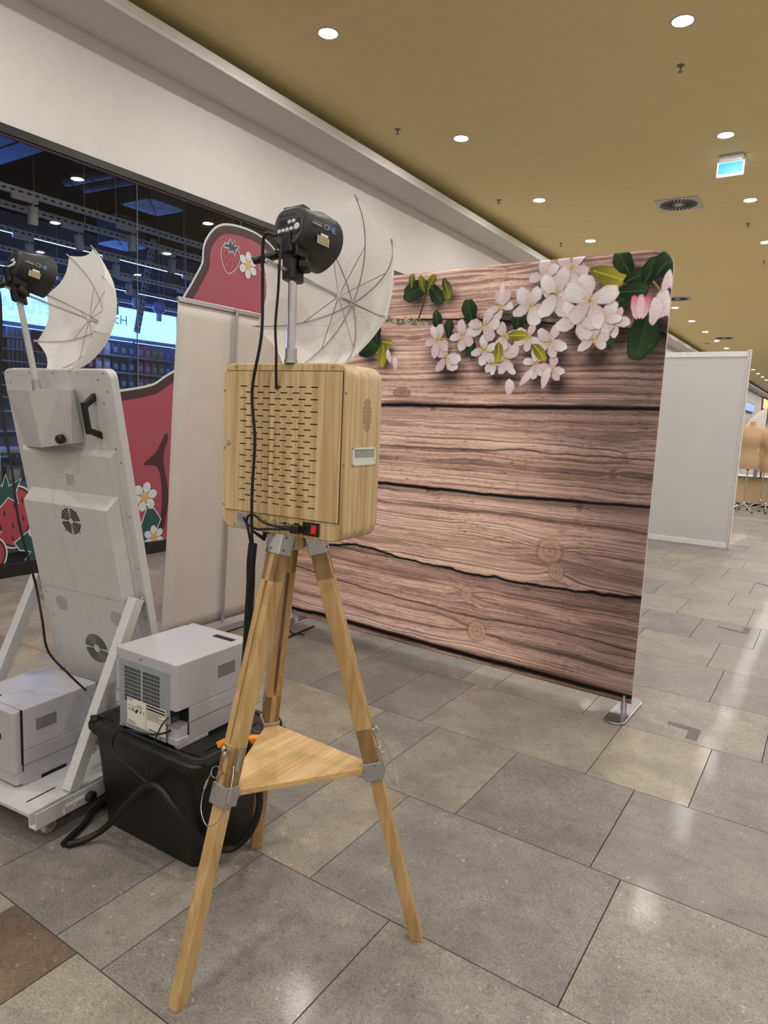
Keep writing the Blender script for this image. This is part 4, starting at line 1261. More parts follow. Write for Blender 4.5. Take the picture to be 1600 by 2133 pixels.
g = G(FP); g.box(-0.222, 0.235, 0.6315, 0.6335, 0.0915, 0.0930); g.box(-0.222, 0.235, 0.2395, 0.2415, 0.0915, 0.0930)
obj('seam', g, pm('seam_shadow_grey', (168, 168, 166), 0.6), hump)
for (cx, cs) in ((-0.114, 0.565), (0.194, 0.552)):
    g = G(FP)
    for r_ in range(-3, 4):
        for c_ in range(-5, 6):
            x = c_ * 0.0062 + r_ * 0.002; s = r_ * 0.0085
            if (x / 0.038) ** 2 + (s / 0.032) ** 2 <= 1:
                g.box(cx + x - 0.001, cx + x + 0.001, cs + s - 0.003, cs + s + 0.003, 0.0915, 0.0928)
    obj('vent_slots', g, M_MIDGREY, hump)
g = G(FP); g.box(0.0, 0.045, 1.048, 1.095, 0.0515, 0.0528)
lb = obj('rating_plate', g, pm('silver_rating_plate', (178, 174, 170), 0.45), cov)
Mt = FP @ frame((0.003, 1.086, 0.0530), (1, 0, 0), (0, 1, 0), (0, 0, 1))
for k, s in enumerate(['Product Name: Booth', 'Model: 32', 'Voltage: 100-240V', 'Power: 150W', 'Date: 2023']):
    text('plate_text', s, 0.0045, Mt @ Matrix.Translation((0, -0.0075 * k, 0)), M_INK, lb)
# handle
g = G(FP)
g.frustum([(0.196, 1.368, 0.034), (0.216, 1.368, 0.034), (0.216, 1.395, 0.034), (0.196, 1.395, 0.034)], [(0.196, 1.345, 0.080), (0.212, 1.345, 0.080), (0.212, 1.367, 0.080), (0.196, 1.367, 0.080)])
g.frustum([(0.196, 1.232, 0.034), (0.216, 1.232, 0.034), (0.216, 1.258, 0.034), (0.196, 1.258, 0.034)], [(0.196, 1.26, 0.080), (0.212, 1.26, 0.080), (0.212, 1.282, 0.080), (0.196, 1.282, 0.080)])
g.box(0.195, 0.213, 1.258, 1.369, 0.072, 0.088)
obj('carry_handle', g, M_BLACKPLASTIC, kiosk, bevel=0.003)
# faceted lamp housing
NF = 0.105
V = [(-0.275, 1.398, 0.034), (0.110, 1.406, 0.034), (0.114, 1.215, 0.034), (-0.235, 1.180, 0.034),       # 0-3 back
     (-0.045, 1.411, NF), (0.125, 1.417, NF), (-0.015, 1.205, NF + 0.01), (0.150, 1.410, 0.078), (0.112, 1.221, 0.085)]   # Rt Ft Rb TRf BRf
g = G(FP); g.add(V, [(0, 4, 6, 3), (4, 5, 6), (5, 7, 8, 6), (7, 1, 2, 8), (0, 1, 7, 5, 4), (3, 6, 8, 2), (0, 3, 2, 1)])
hs = obj('lamp_housing', g, M_WHITE, kiosk, bevel=0.001)
g = G(FP); g.lathe([(0.008, 0), (0.008, 0.008), (0.017, 0.010), (0.017, 0.026), (0.012, 0.030)], (0.085, 1.240, 0.092), (0.15, 0.0, 1), 9)
obj('clamp_knob', g, M_BLACKPLASTIC, hs)
g = G(FP); g.lathe([(0.007, 0), (0.006, 0.003)], (-0.16, 1.373, 0.066), (-0.3, 0, 1), 12); g.lathe([(0.006, 0), (0.005, 0.003)], (0.128, 1.31, 0.068), (1, 0, 0.2), 12)
obj('housing_screws', g, M_STEEL, hs)
# struts
for nm, b0, t0 in (('r', (-0.048, 0.165, 0.118), (-0.036, 0.452, 0.745)), ('l', (-0.605, 0.150, 0.118), (-0.575, 0.440, 0.760))):
    b0, t0 = Vector(b0), Vector(t0)
    up = (t0 - b0).normalized(); sx = Vector((1, 0, 0)); sx = (sx - up * sx.dot(up)).normalized(); sy = up.cross(sx)
    g = G(frame(b0, sx, sy, up)); g.box(-0.021, 0.021, -0.021, 0.021, 0, (t0 - b0).length)
    stt = obj('strut', g, M_WHITE, kiosk, bevel=0.002)
    g = G(frame(t0, sx, sy, up)); g.box(-0.016, 0.016, -0.004, 0.075, -0.004, 0.004); g.cyl((0, 0.03, 0.004), (0, 0.03, 0.011), 0.006, n=8)
    obj('strut_bracket', g, M_STEEL, stt, bevel=0.001)
# wheeled base
g = G(); g.box(-0.66, -0.036, 0.0, 0.75, 0.104, 0.118)
base = obj('base_plate', g, M_WHITE, kiosk, bevel=0.002)
g = G(); g.box(-0.040, 0.0, 0.0, 0.75, 0.070, 0.0745); g.box(-0.0045, 0.0, 0.0, 0.75, 0.070, 0.128); g.box(-0.040, -0.0355, 0.0, 0.75, 0.070, 0.106)
obj('side_channel', g, M_WHITE, base, bevel=0.001)
g = G(); g.box(-0.66, -0.62, 0.0, 0.75, 0.070, 0.0745); g.box(-0.66, -0.6555, 0.0, 0.75, 0.070, 0.128)
obj('far_channel', g, M_WHITE, base, bevel=0.001)
obj('slot', G().box(-0.109, -0.103, 0.040, 0.150, 0.1175, 0.1186), M_DARKHOLE, base)
g = G(); g.box(0.0002, 0.003, 0.10, 0.185, 0.096, 0.106); g.box(0.0002, 0.003, 0.10, 0.108, 0.076, 0.106); g.box(0.0002, 0.003, 0.14, 0.147, 0.084, 0.1)
obj('hook_slot', g, M_LABELWHITE, base, bevel=0.001)
g = G(); g.lathe([(0.008, 0), (0.008, 0.006), (0.020, 0.008), (0.020, 0.022), (0.014, 0.026)], (0.0, 0.20, 0.096), (1, 0, 0), 9)
obj('base_knob', g, M_BLACKPLASTIC, base)
g = G(); g.lathe([(0.008, 0), (0.020, 0.006), (0.020, 0.02), (0.014, 0.026)], (-0.018, 0.33, 0.135), (0.3, 0, 1), 9)
obj('base_knob', g, M_BLACKPLASTIC, base)
M_CASTER = pm('caster_nylon', (190, 188, 178), 0.5)
for (cx, cy) in ((-0.062, 0.075), (-0.60, 0.075), (-0.062, 0.66), (-0.60, 0.66)):
    g = G(); g.lathe([(0.026, -0.011), (0.028, -0.008), (0.028, 0.008), (0.026, 0.011)], (cx, cy + 0.012, 0.028), (1, 0.25, 0), 20)
    wh = obj('caster_wheel', g, M_CASTER, kiosk, smooth=40)
    g = G(); g.cyl((cx - 0.017, cy + 0.008, 0.028), (cx + 0.017, cy + 0.016, 0.028), 0.006, n=10)
    g.lathe([(0.013, -0.0118), (0.013, 0.0118)], (cx, cy + 0.012, 0.028), (1, 0.25, 0), 16)
    obj('caster_hub', g, M_STEEL, wh, smooth=40)
    g = G(); g.box(cx - 0.026, cx + 0.026, cy - 0.03, cy + 0.03, 0.066, 0.0705)
    for sx in (-1, 1):
        x = cx + sx * 0.0145
        g.frustum([(x - 0.0015, cy + 0.004, 0.022), (x + 0.0015, cy + 0.004, 0.022), (x + 0.0015, cy + 0.020, 0.022), (x - 0.0015, cy + 0.020, 0.022)],
                  [(x - 0.0015, cy - 0.022, 0.067), (x + 0.0015, cy - 0.022, 0.067), (x + 0.0015, cy + 0.022, 0.067), (x - 0.0015, cy + 0.022, 0.067)])
    obj('caster_fork', g, M_STEEL, kiosk)

# ================================================================== PHOTO PRINTERS
PWD, PDP, PHT = 0.298, 0.335, 0.282
def printer(loc, rz, label, live):
    t = thing('photo_printer', label, 'printer', loc, rz, 'grey photo printers')
    hw, hd = PWD / 2, PDP / 2
    # lower section (paper drawer) and upper case; back is -y
    g = G(); g.prism(rr(PWD - 0.006, PDP - 0.012, 0.014, 4, 0, 0.002), 0.010, 0.078)
    lo = obj('lower_case', g, M_GREYPRINT, t, bevel=0.002)
    g = G()
    for sx in (-1, 1):
        g.box(sx * (hw - 0.012) - 0.010, sx * (hw - 0.012) + 0.010, -hd + 0.012, -0.03, 0.0, 0.012); g.box(sx * (hw - 0.012) - 0.010, sx * (hw - 0.012) + 0.010, 0.07, hd - 0.03, 0.0, 0.012)
    obj('feet', g, M_GREYPRINT, lo, bevel=0.002)
    g = G()
    xn = hw - 0.040                                # the notch for the sockets at the right rear corner
    # plan of upper case: full rectangle minus notch is only below z 0.13
    g.prism(rr(PWD, PDP - 0.03, 0.010, 4, 0, -0.015), 0.128, PHT)
    g.prism([(-hw, -hd), (xn, -hd), (xn, -hd + 0.052), (hw, -hd + 0.052), (hw, hd - 0.03), (-hw, hd - 0.03)], 0.076, 0.128)
    up = obj('upper_case', g, M_GREYPRINT, t, bevel=0.0035)
    g = G(); g.box(-hw + 0.001, hw - 0.001, -hd + 0.002, hd - 0.032, 0.0755, 0.0785)
    obj('case_seam', g, M_MIDGREY, up)
    # front cover, a separate moulding
    g = G(); g.prism(rr(PWD + 0.002, 0.034, 0.015, 5, 0, hd - 0.012), 0.055, PHT - 0.001)
    fc = obj('front_cover', g, M_GREYPRINT, t, bevel=0.004)
    obj('paper_slot', G().box(-0.08, 0.08, hd + 0.0045, hd + 0.0062, 0.17, 0.19), M_DARKHOLE, fc)
    obj('front_gap', G().box(-hw + 0.0005, hw - 0.0005, hd - 0.031, hd - 0.0275, 0.055, PHT - 0.003), M_DARKHOLE, up)
    obj('top_slot', G().box(0.02, 0.115, hd - 0.065, hd - 0.040, PHT - 0.002, PHT + 0.0006), M_DARKHOLE, up)
    # back plate
    g = G(); g.box(-hw + 0.022, hw - 0.030, -hd - 0.0012, -hd + 0.001, 0.082, PHT - 0.034); g.box(-hw + 0.022, xn - 0.010, -hd + 0.0005, -hd + 0.004, 0.014, 0.084)
    bp = obj('back_plate', g, M_GREYBLUE, t)
    g = G()
    for blk in range(2):
        for r_ in range(9):
            for c_ in range(11):
                x = -hw + 0.050 + blk * 0.092 + c_ * 0.0074; z = PHT - 0.056 - r_ * 0.0135
                g.box(x, x + 0.0042, -hd - 0.0018, -hd - 0.001, z - 0.0105, z)
    obj('vent_slots', g, M_DARKHOLE, bp)
    # rating label with its print
    g = G(); g.box(-hw + 0.062, hw - 0.048, -hd - 0.0019, -hd - 0.001, 0.030, 0.122)
    lbm = obj('rating_label', g, M_LABELWHITE, bp)
    Mt = frame((-hw + 0.066, -hd - 0.0023, 0.112), (1, 0, 0), (0, 0, 1), (0, -1, 0))
    text('label_text', 'DNP', 0.012, Mt, M_INK, lbm)
    text('label_text', 'DS-RX1', 0.009, Mt @ Matrix.Translation((0.046, -0.012, 0)), M_INK, lbm)
    text('label_text', 'DIGITAL PHOTO PRINTER', 0.0062, Mt @ Matrix.Translation((0.0, -0.018, 0)), M_INK, lbm)
    text('label_text', 'CE', 0.013, Mt @ Matrix.Translation((0.0, -0.033, 0)), M_INK, lbm)
    g = G()
    y0, y1 = -hd - 0.0024, -hd - 0.0018
    lx = -hw + 0.062
    for z in (0.116, 0.106): g.box(lx + 0.097, lx + 0.185, y0, y1, z - 0.003, z + 0.003)
    for k in range(7): g.box(lx + 0.099, lx + 0.183 - (k % 3) * 0.014, y0, y1, 0.098 - k * 0.0045, 0.0992 - k * 0.0045)
    g.box(lx + 0.0935, lx + 0.0945, y0, y1, 0.032, 0.120)
    g.box(lx + 0.024, lx + 0.036, y0, y1, 0.078, 0.0792); g.box(lx + 0.024, lx + 0.0252, y0, y1, 0.078, 0.090); g.box(lx + 0.035, lx + 0.0362, y0, y1, 0.078, 0.090); g.box(lx + 0.024, lx + 0.0362, y0, y1, 0.0892, 0.0904)
    g.box(lx + 0.028, lx + 0.032, y0, y1, 0.081, 0.087)
    for (cx, cz, r_) in ((lx + 0.048, 0.083, 0.006), (lx + 0.053, 0.086, 0.004), (lx + 0.045, 0.079, 0.0045)):
        g.cyl((cx, y0, cz), (cx, y1, cz), r_, n=8)
    g.box(lx + 0.064, lx + 0.070, y0, y1, 0.080, 0.088); g.box(lx + 0.082, lx + 0.084, y0, y1, 0.078, 0.090)
    for k in range(3): g.box(lx + 0.006, lx + 0.05 - k * 0.008, y0, y1, 0.036 + k * 0.004, 0.0371 + k * 0.004)
    for k in range(16): g.box(lx + 0.108 + k * 0.003, lx + 0.1095 + k * 0.003, y0, y1, 0.034, 0.040)
    obj('label_marks', g, M_INK, lbm)
    g = G()
    for x, z in ((-hw + 0.012, 0.25), (-hw + 0.012, 0.135), (-hw + 0.012, 0.09), (-0.02, PHT - 0.018), (hw - 0.040, 0.125), (-hw + 0.04, 0.022), (hw - 0.075, 0.022), (hw - 0.048, 0.08)):
        g.cyl((x, -hd + 0.002, z), (x, -hd - 0.0030, z), 0.0035, n=10)
    obj('back_screws', g, M_STEEL, bp)
    # socket recess
    g = G(); g.box(xn - 0.002, xn + 0.002, -hd + 0.012, -hd + 0.052, 0.035, 0.128); g.box(xn, hw - 0.002, -hd + 0.048, -hd + 0.054, 0.035, 0.128)
    rc = obj('socket_panel', g, M_BLACKPLASTIC, t)
    g = G()
    for r_ in range(8):
        for c_ in range(5): g.ball((xn + 0.0025, -hd + 0.016 + c_ * 0.0068, 0.062 + r_ * 0.008), (0.0008, 0.003, 0.0028), 6, 4)
    obj('perforations', g, M_MIDGREY, rc)
    obj('usb_socket', G().box(xn + 0.012, xn + 0.026, -hd + 0.044, -hd + 0.049, 0.092, 0.112), M_DARKHOLE, rc)
    obj('sill', G().box(xn - 0.006, hw - 0.001, -hd + 0.004, -hd + 0.056, 0.010, 0.036), M_GREYPRINT, t, bevel=0.004)
    # side grilles
    for sx in (-1, 1):
        g = G()
        for r_ in range(7):
            for c_ in range(13):
                y = 0.010 + c_ * 0.0062; z = 0.190 + r_ * 0.0062
                x = sx * hw
                g.box(x - 0.0006, x + 0.0006, y - 0.0019, y + 0.0019, z - 0.0019, z + 0.0019)
        obj('side_grille', g, M_DARKHOLE, up)
    obj('drawer_recess', G().box(-hw + 0.002, hw - 0.002, -0.03, 0.07, 0.0, 0.012).box(-hw + 0.0, hw - 0.0, -0.028, 0.068, 0.008, 0.0125), M_DARKHOLE, lo)
    if live:
        obj('plug', G().box(xn + 0.004, xn + 0.028, -hd + 0.012, -hd + 0.046, 0.045, 0.075), M_BLACKPLASTIC, rc, bevel=0.004)
    return t
printer((-1.788, 1.524, 0.380), 0.024, 'grey photo printer with white rating label, standing on the black storage bin', True)
printer((-2.405, 1.330, 0.118), PI + 0.078, 'grey photo printer on the white wheeled kiosk base, at the left edge', False)

# ================================================================== STORAGE BIN
M_BIN = pm('black_polypropylene', (10, 10, 11), 0.46, vary=0.12, scale=25, bmp=0.04)
binT = thing('storage_bin', 'black plastic storage bin with lid under the grey printer', 'storage bin', (-1.786, 1.530, 0), 0.03)
def rrl(w, d, r, z, n=5): return [(x, y, z) for x, y in rr(w, d, r, n)]
g = G(); g.loft([rrl(0.455, 0.325, 0.035, 0.0), rrl(0.465, 0.335, 0.04, 0.008), rrl(0.520, 0.375, 0.04, 0.335), rrl(0.545, 0.40, 0.045, 0.337), rrl(0.545, 0.40, 0.045, 0.352)])
bb = obj('tub', g, M_BIN, binT, smooth=30)
g = G(); g.loft([rrl(0.552, 0.415, 0.05, 0.352), rrl(0.564, 0.427, 0.055, 0.356), rrl(0.564, 0.427, 0.055, 0.372), rrl(0.552, 0.415, 0.05, 0.380), rrl(0.525, 0.38, 0.04, 0.380), rrl(0.515, 0.37, 0.04, 0.3745), rrl(0.495, 0.35, 0.03, 0.3745), rrl(0.485, 0.34, 0.03, 0.3798)])
ld = obj('lid', g, M_BIN, binT, smooth=30)
for sx, sy in ((1, -1), (-1, -1), (1, 1), (-1, 1)):
    g = G(); g.M = Matrix.Translation((sx * 0.255, sy * 0.185, 0)) @ Matrix.Rotation(0.6 * -sx * sy, 4, 'Z')
    g.prism(rr(0.05, 0.022, 0.010, 5), 0.360, 0.386)
    obj('corner_latch', g, M_BIN, ld, bevel=0.002)
g = G()
for k in range(4):
    g.M = Matrix.Translation((0.20 - 0.14 * k, -0.155, 0)); g.prism([(-0.05, -0.008), (-0.02, -0.008), (0, -0.002), (0.03, -0.002), (0.03, 0.003), (-0.002, 0.003), (-0.022, -0.003), (-0.05, -0.003)], 0.3745, 0.3825)
g.M = Matrix.Translation((0.21, 0.0, 0)) @ Matrix.Rotation(PI / 2, 4, 'Z')
g.prism([(-0.12, -0.008), (-0.02, -0.008), (0, -0.002), (0.13, -0.002), (0.13, 0.003), (-0.002, 0.003), (-0.022, -0.003), (-0.12, -0.003)], 0.3745, 0.3825)
obj('lid_relief', g, M_BIN, ld)
# an orange-handled tool on the lid
tool = thing('hand_tool', 'orange and black hand tool lying on the black bin behind the tripod leg', 'tool', (-1.525, 1.50, 0.381), 0.9)
g = G(); g.loft([rrl(0.02, 0.02, 0.006, 0.0, 3), rrl(0.034, 0.026, 0.008, 0.03, 3), rrl(0.03, 0.026, 0.008, 0.09, 3), rrl(0.022, 0.02, 0.006, 0.12, 3)])
g.v = [(z - 0.03, x, y + 0.013) for x, y, z in g.v]
obj('handle', g, M_ORANGE, tool, smooth=40)
g = G(); g.tube([(0.088, 0, 0.013), (0.12, 0, 0.018), (0.17, 0.01, 0.03)], [0.012, 0.013, 0.012], 10)
obj('body', g, M_BLACKPLASTIC, tool, smooth=40)
g = G(); g.frustum([(-0.05, -0.012, 0.001), (-0.028, -0.014, 0.001), (-0.028, 0.014, 0.001), (-0.05, 0.012, 0.001)], [(-0.055, -0.004, 0.014), (-0.028, -0.012, 0.022), (-0.028, 0.012, 0.022), (-0.055, 0.004, 0.014)])
obj('end_cap', g, M_ORANGE, tool)

# ================================================================== PULL-UP BANNER
ban = thing('pull_up_banner', 'plain off-white pull-up banner seen from behind with silver support pole', 'banner', (-3.29, 2.615, 0), 0)
M_BANNER = pm('banner_film', (214, 206, 198), 0.7, vary=0.02, scale=8)
Lb = 0.86
def bpt(y, z): return (0.19 * (z / 2.05), y - 0.03 * (z / 2.05), z)
g = G()
NZ, NY = 24, 10
vs, fs = [], []
for j in range(NZ + 1):
    z = 0.075 + (2.045 - 0.075) * j / NZ
    for i in range(NY + 1):
        y = Lb * i / NY
        p = bpt(y, z); wv = 0.006 * math.sin(i * 1.1 + j * 0.22) * math.sin(PI * j / NZ)
        vs.append((p[0] + wv, p[1], p[2])); 
for j in range(NZ):
    for i in range(NY):
        a = j * (NY + 1) + i; fs.append((a, a + 1, a + NY + 2, a + NY + 1))
me = bpy.data.meshes.new('sheet'); me.from_pydata(vs, [], fs); me.update(); me.polygons.foreach_set('use_smooth', [True] * len(me.polygons))
sh_ = obj('sheet', me, M_BANNER, ban)
md = sh_.modifiers.new('thick', 'SOLIDIFY'); md.thickness = 0.0008
p0, p1 = bpt(-0.005, 2.045), bpt(Lb + 0.005, 2.045)
g = G(); g.box(p0[0] - 0.008, p0[0] + 0.010, p0[1], p1[1], 2.035, 2.062); obj('top_rail', g, M_ALU, ban, bevel=0.003)
g = G(); g.prism([(-0.06, 0.0), (0.06, 0.0), (0.055, 0.04), (0.03, 0.075), (-0.03, 0.075), (-0.055, 0.04)], -0.01, Lb + 0.01, frame((0, 0, 0.012), (1, 0, 0), (0, 0, 1), (0, 1, 0)))
cas = obj('cassette', g, M_ALU, ban, bevel=0.004)
g = G(); g.box(-0.065, 0.065, -0.018, -0.01, 0.010, 0.092); g.box(-0.065, 0.065, Lb + 0.01, Lb + 0.018, 0.010, 0.092); obj('end_caps', g, M_MIDGREY, cas, bevel=0.003)
g = G(); g.box(-0.12, 0.14, 0.15, 0.19, 0.0, 0.012); g.box(-0.12, 0.14, Lb - 0.19, Lb - 0.15, 0.0, 0.012); obj('swing_feet', g, M_ALU, cas, bevel=0.003)
g = G(); q0 = bpt(0.467, 0.08); q1 = bpt(0.42, 2.05)
g.cyl((0.035, q0[1], 0.08), (q1[0] + 0.022, q1[1], 2.05), 0.010, n=12)
obj('support_pole', g, M_ALU, ban, smooth=40)
# ================================================================== CABLES
def cable(name, pts, r, label, mat=None, n=8, seg=8):
    return tag(obj(name, G().tube(cr(pts, seg), r, n), mat or M_BLACKCABLE, smooth=60), label, 'cable')
def W(l, o, yaw):
    c, s = math.cos(yaw), math.sin(yaw)
    return (o[0] + c * l[0] - s * l[1], o[1] + s * l[0] + c * l[1], o[2] + l[2])
bo = (-1.172, 1.380, 1.1444)
# lead from the flash socket into the box
cable('flash_lead', [(-1.147, 1.262, 1.855), (-1.143, 1.250, 1.80), (-1.150, 1.255, 1.74), (-1.163, 1.262, 1.66), (-1.164, 1.268, 1.60), (-1.170, 1.275, 1.56), W((-0.0125, -0.0925, 0.371), bo, 0.061)], 0.0032, 'thin black lead from the flash head into the slotted booth door')
# long lead hanging down the back of the box
cable('hanging_lead', [(-1.150, 1.245, 1.862), (-1.180, 1.240, 1.868), (-1.193, 1.245, 1.835), (-1.196, 1.25, 1.747), (-1.197, 1.25, 1.635), W((-0.066, -0.120, 0.36), bo, 0.061), W((-0.060, -0.114, 0.24), bo, 0.061), W((-0.067, -0.112, 0.12), bo, 0.061),
       W((-0.069, -0.110, 0.02), bo, 0.061), W((-0.068, -0.105, -0.05), bo, 0.061)], 0.0038, 'long black lead hanging down the back of the wooden booth box')
# braided sleeve from the box, behind the left tripod leg, round the bin and on to the floor
cable('cable_sleeve', [W((-0.068, -0.105, -0.03), bo, 0.061), (-1.238, 1.27, 1.06), (-1.248, 1.28, 0.999), (-1.274, 1.30, 0.884), (-1.31, 1.33, 0.773), (-1.356, 1.36, 0.639), (-1.407, 1.40, 0.537), (-1.44, 1.46, 0.45), (-1.454, 1.50, 0.385), (-1.419, 1.50, 0.304), (-1.408, 1.50, 0.21),
      (-1.437, 1.49, 0.116), (-1.492, 1.465, 0.05), (-1.515, 1.40, 0.085), (-1.535, 1.335, 0.165), (-1.575, 1.300, 0.245), (-1.63, 1.295, 0.285), (-1.685, 1.295, 0.280), (-1.740, 1.298, 0.235), (-1.81, 1.300, 0.160), (-1.90, 1.285, 0.055), (-1.945, 1.240, 0.018), (-1.974, 1.194, 0.0125)],
      0.0115, 'thick black braided cable sleeve from the booth box round the black bin')
cable('cable_sleeve', [(-1.985, 1.188, 0.0125), (-2.005, 1.230, 0.0125), (-2.03, 1.290, 0.0125), (-2.055, 1.35, 0.03), (-2.062, 1.44, 0.04)], 0.011, 'short black braided cable sleeve curling back beside the bin')
cable('printer_lead', [(-1.672, 1.415, 0.440), (-1.675, 1.345, 0.435), (-1.72, 1.315, 0.430), (-1.80, 1.300, 0.425), (-1.850, 1.292, 0.400), (-1.862, 1.288, 0.350), (-1.82, 1.288, 0.325), (-1.745, 1.288, 0.305), (-1.69, 1.290, 0.288)], 0.0036, 'black printer power lead looping over the edge of the bin')
cable('printer_lead', [(-1.662, 1.42, 0.488), (-1.672, 1.352, 0.480), (-1.685, 1.318, 0.420), (-1.688, 1.298, 0.36), (-1.686, 1.292, 0.32), (-1.682, 1.290, 0.29)], 0.0026, 'thin black printer data lead hanging straight in front of the bin')
# lead of the kiosk flash
cable('kiosk_lead', [(-2.395, 1.262, 1.86), (-2.375, 1.235, 1.83), (-2.360, 1.235, 1.79), (-2.370, 1.24, 1.667), (-2.387, 1.24, 1.541), (-2.372, 1.24, 1.38), (-2.33, 1.24, 1.22), (-2.299, 1.24, 1.058), (-2.28, 1.26, 0.92), (-2.307, 1.30, 0.811), (-2.273, 1.30, 0.696), (-2.275, 1.32, 0.574), (-2.24, 1.375, 0.48), (-2.205, 1.42, 0.412)], 0.0042, 'long black lead hanging from the kiosk flash down behind its printer')
cable('floor_cable', [(-2.835, 3.15, 0.006), (-2.855, 3.26, 0.006), (-2.865, 3.34, 0.006), (-2.872, 3.45, 0.006), (-2.885, 3.585, 0.006)], 0.006, 'black cable lying on the tiles at the left end of the backdrop')
cable('floor_cable', [(-2.925, 3.38, 0.014), (-2.87, 3.345, 0.016), (-2.835, 3.37, 0.012), (-2.815, 3.40, 0.006)], 0.005, 'short black cable end crossing the cable on the tiles')
cable('base_cable', [(-2.10, 1.52, 0.13), (-2.12, 1.60, 0.14), (-2.20, 1.66, 0.125), (-2.16, 1.72, 0.125), (-2.08, 1.70, 0.125)], 0.005, 'black cable coiled on the kiosk base beside the strut')
cable('base_cable', [(-2.24, 1.50, 0.124), (-2.16, 1.56, 0.124), (-2.10, 1.50, 0.15), (-2.07, 1.60, 0.20), (-2.12, 1.72, 0.22)], 0.005, 'black cable rising from the kiosk base behind the strut')

# ================================================================== EXHIBITION PARTITION
part = thing('partition_wall', 'free-standing white exhibition partition with ribbed aluminium end post', 'partition', (-1.01, 9.583, 0), 0.006)
M_PANELW = pm('white_laminate_panel', (204, 204, 203), 0.55, vary=0.015, scale=3)
M_PANELLITE = pm('white_aluminium_rail', (232, 232, 230), 0.4)
for k in range(2):
    x1 = -0.045 - 0.99 * k; x0 = x1 - 0.95
    pn = obj('panel', G().box(x0, x1, -0.002, 0.004, 0.06, 2.40), M_PANELW, part)
    obj('top_rail', G().box(x0, x1, -0.012, 0.014, 2.39, 2.455), M_PANELLITE, pn, bevel=0.002)
    obj('bottom_rail', G().box(x0, x1, -0.012, 0.014, 0.0, 0.065), M_PANELLITE, pn, bevel=0.002)
for k in range(3):
    x = -0.022 - 0.99 * k
    g = G(); g.cyl((x, 0, 0), (x, 0, 2.476), 0.016, n=8)
    po = obj('post', g, M_MIDGREY, part)
    g = G()
    for a in range(8):
        c, s = math.cos(a * PI / 4 + 0.39), math.sin(a * PI / 4 + 0.39)
        g.M = frame((x, 0, 0), (c, s, 0), (-s, c, 0), (0, 0, 1)); g.box(0.012, 0.024, -0.0040, 0.0040, 0, 2.476)
    obj('post_ribs', g, M_PANELLITE, po)

# ================================================================== DRESS FORMS AND THE DISPLAY BEHIND THEM
M_FORM = pm('beige_jersey', (196, 164, 130), 0.85, vary=0.04, scale=60)
def dress_form(x, y, rz, hz, label):
    t = thing('dress_form', label, 'dress form', (x, y, 0), rz, 'beige dress forms on chrome stands')
    SEC = [(0.80, 0.165, 0.115, 0.0), (0.86, 0.178, 0.125, 0.0), (0.96, 0.182, 0.13, 0.0), (1.06, 0.155, 0.112, 0.0), (1.15, 0.130, 0.098, 0.0), (1.24, 0.145, 0.110, 0.006), (1.33, 0.168, 0.125, 0.018), (1.42, 0.178, 0.118, 0.014),
           (1.50, 0.185, 0.098, 0.0), (1.555, 0.165, 0.08, -0.004), (1.59, 0.095, 0.062, -0.004), (1.615, 0.060, 0.055, -0.002), (1.66, 0.052, 0.050, 0.004), (1.68, 0.046, 0.046, 0.004)]
    loops = []
    for z, rx, ry, yo in SEC:
        L = []
        for k in range(24):
            a = 2 * PI * k / 24
            c, s = math.cos(a), math.sin(a)
            b = 0.0
            if 1.28 < z < 1.42 and s < -0.2: b = 0.02 * (1 - abs(abs(c) - 0.5) * 2)
            L.append((rx * math.copysign(abs(c) ** 0.9, c), (ry + b) * s + yo * -1, z + hz))
        loops.append(L)
    bd_ = obj('torso', G().loft(loops), M_FORM, t, smooth=70)
    obj('neck_cap', G().lathe([(0.046, 0), (0.05, 0.006), (0.02, 0.02)], (0, 0, 1.68 + hz), (0, 0, 1), 18), M_OAK, bd_, smooth=40)
    obj('pole', G().cyl((0, 0, 0.10), (0, 0, 0.81 + hz), 0.0135, n=12), M_STEEL, t, smooth=40)
    obj('collar', G().lathe([(0.02, 0), (0.024, 0.01), (0.024, 0.03), (0.016, 0.04)], (0, 0, 0.775 + hz), (0, 0, 1), 14), M_BLACKPLASTIC, t)
    obj('stand_hub', G().lathe([(0.022, 0.10), (0.028, 0.12), (0.028, 0.16), (0.016, 0.18)], (0, 0, 0), (0, 0, 1), 14), M_STEEL, t, smooth=40)
    for k in range(4):
        a = k * PI / 2 + 0.4
        c, s = math.cos(a), math.sin(a)
        lg = obj('stand_leg', G().tube([(0.02 * c, 0.02 * s, 0.135), (0.16 * c, 0.16 * s, 0.085), (0.30 * c, 0.30 * s, 0.022)], 0.011, 8), M_STEEL, t, smooth=60)
        obj('leg_cap', G().tube([(0.285 * c, 0.285 * s, 0.026), (0.315 * c, 0.315 * s, 0.016)], 0.0145, 8), M_BLACKPLASTIC, lg)
dress_form(-1.375, 14.5, 0.2, 0.0, 'beige dress form in front, its whole torso beside the white partition')
dress_form(-1.03, 14.75, -0.3, -0.05, 'beige dress form cut off by the right picture edge')
dress_form(-1.62, 15.05, 0.1, 0.02, 'beige dress form mostly hidden behind the white partition post')
dress_form(-1.18, 15.5, 0.5, -0.02, 'beige dress form half hidden behind the front dress form')
M_PEACH = pm('peach_laminate', (216, 190, 146), 0.5, vary=0.02)
pd_ = thing('display_plinth', 'low peach display plinth behind the dress forms', 'plinth', (-0.6, 16.2, 0))
obj('body', G().box(-1.5, 2.6, -0.5, 0.5, 0.05, 0.555), M_PEACH, pd_, bevel=0.006)
obj('kick_base', G().box(-1.46, 2.56, -0.46, 0.46, 0.0, 0.05), M_BLACKPLASTIC, pd_)
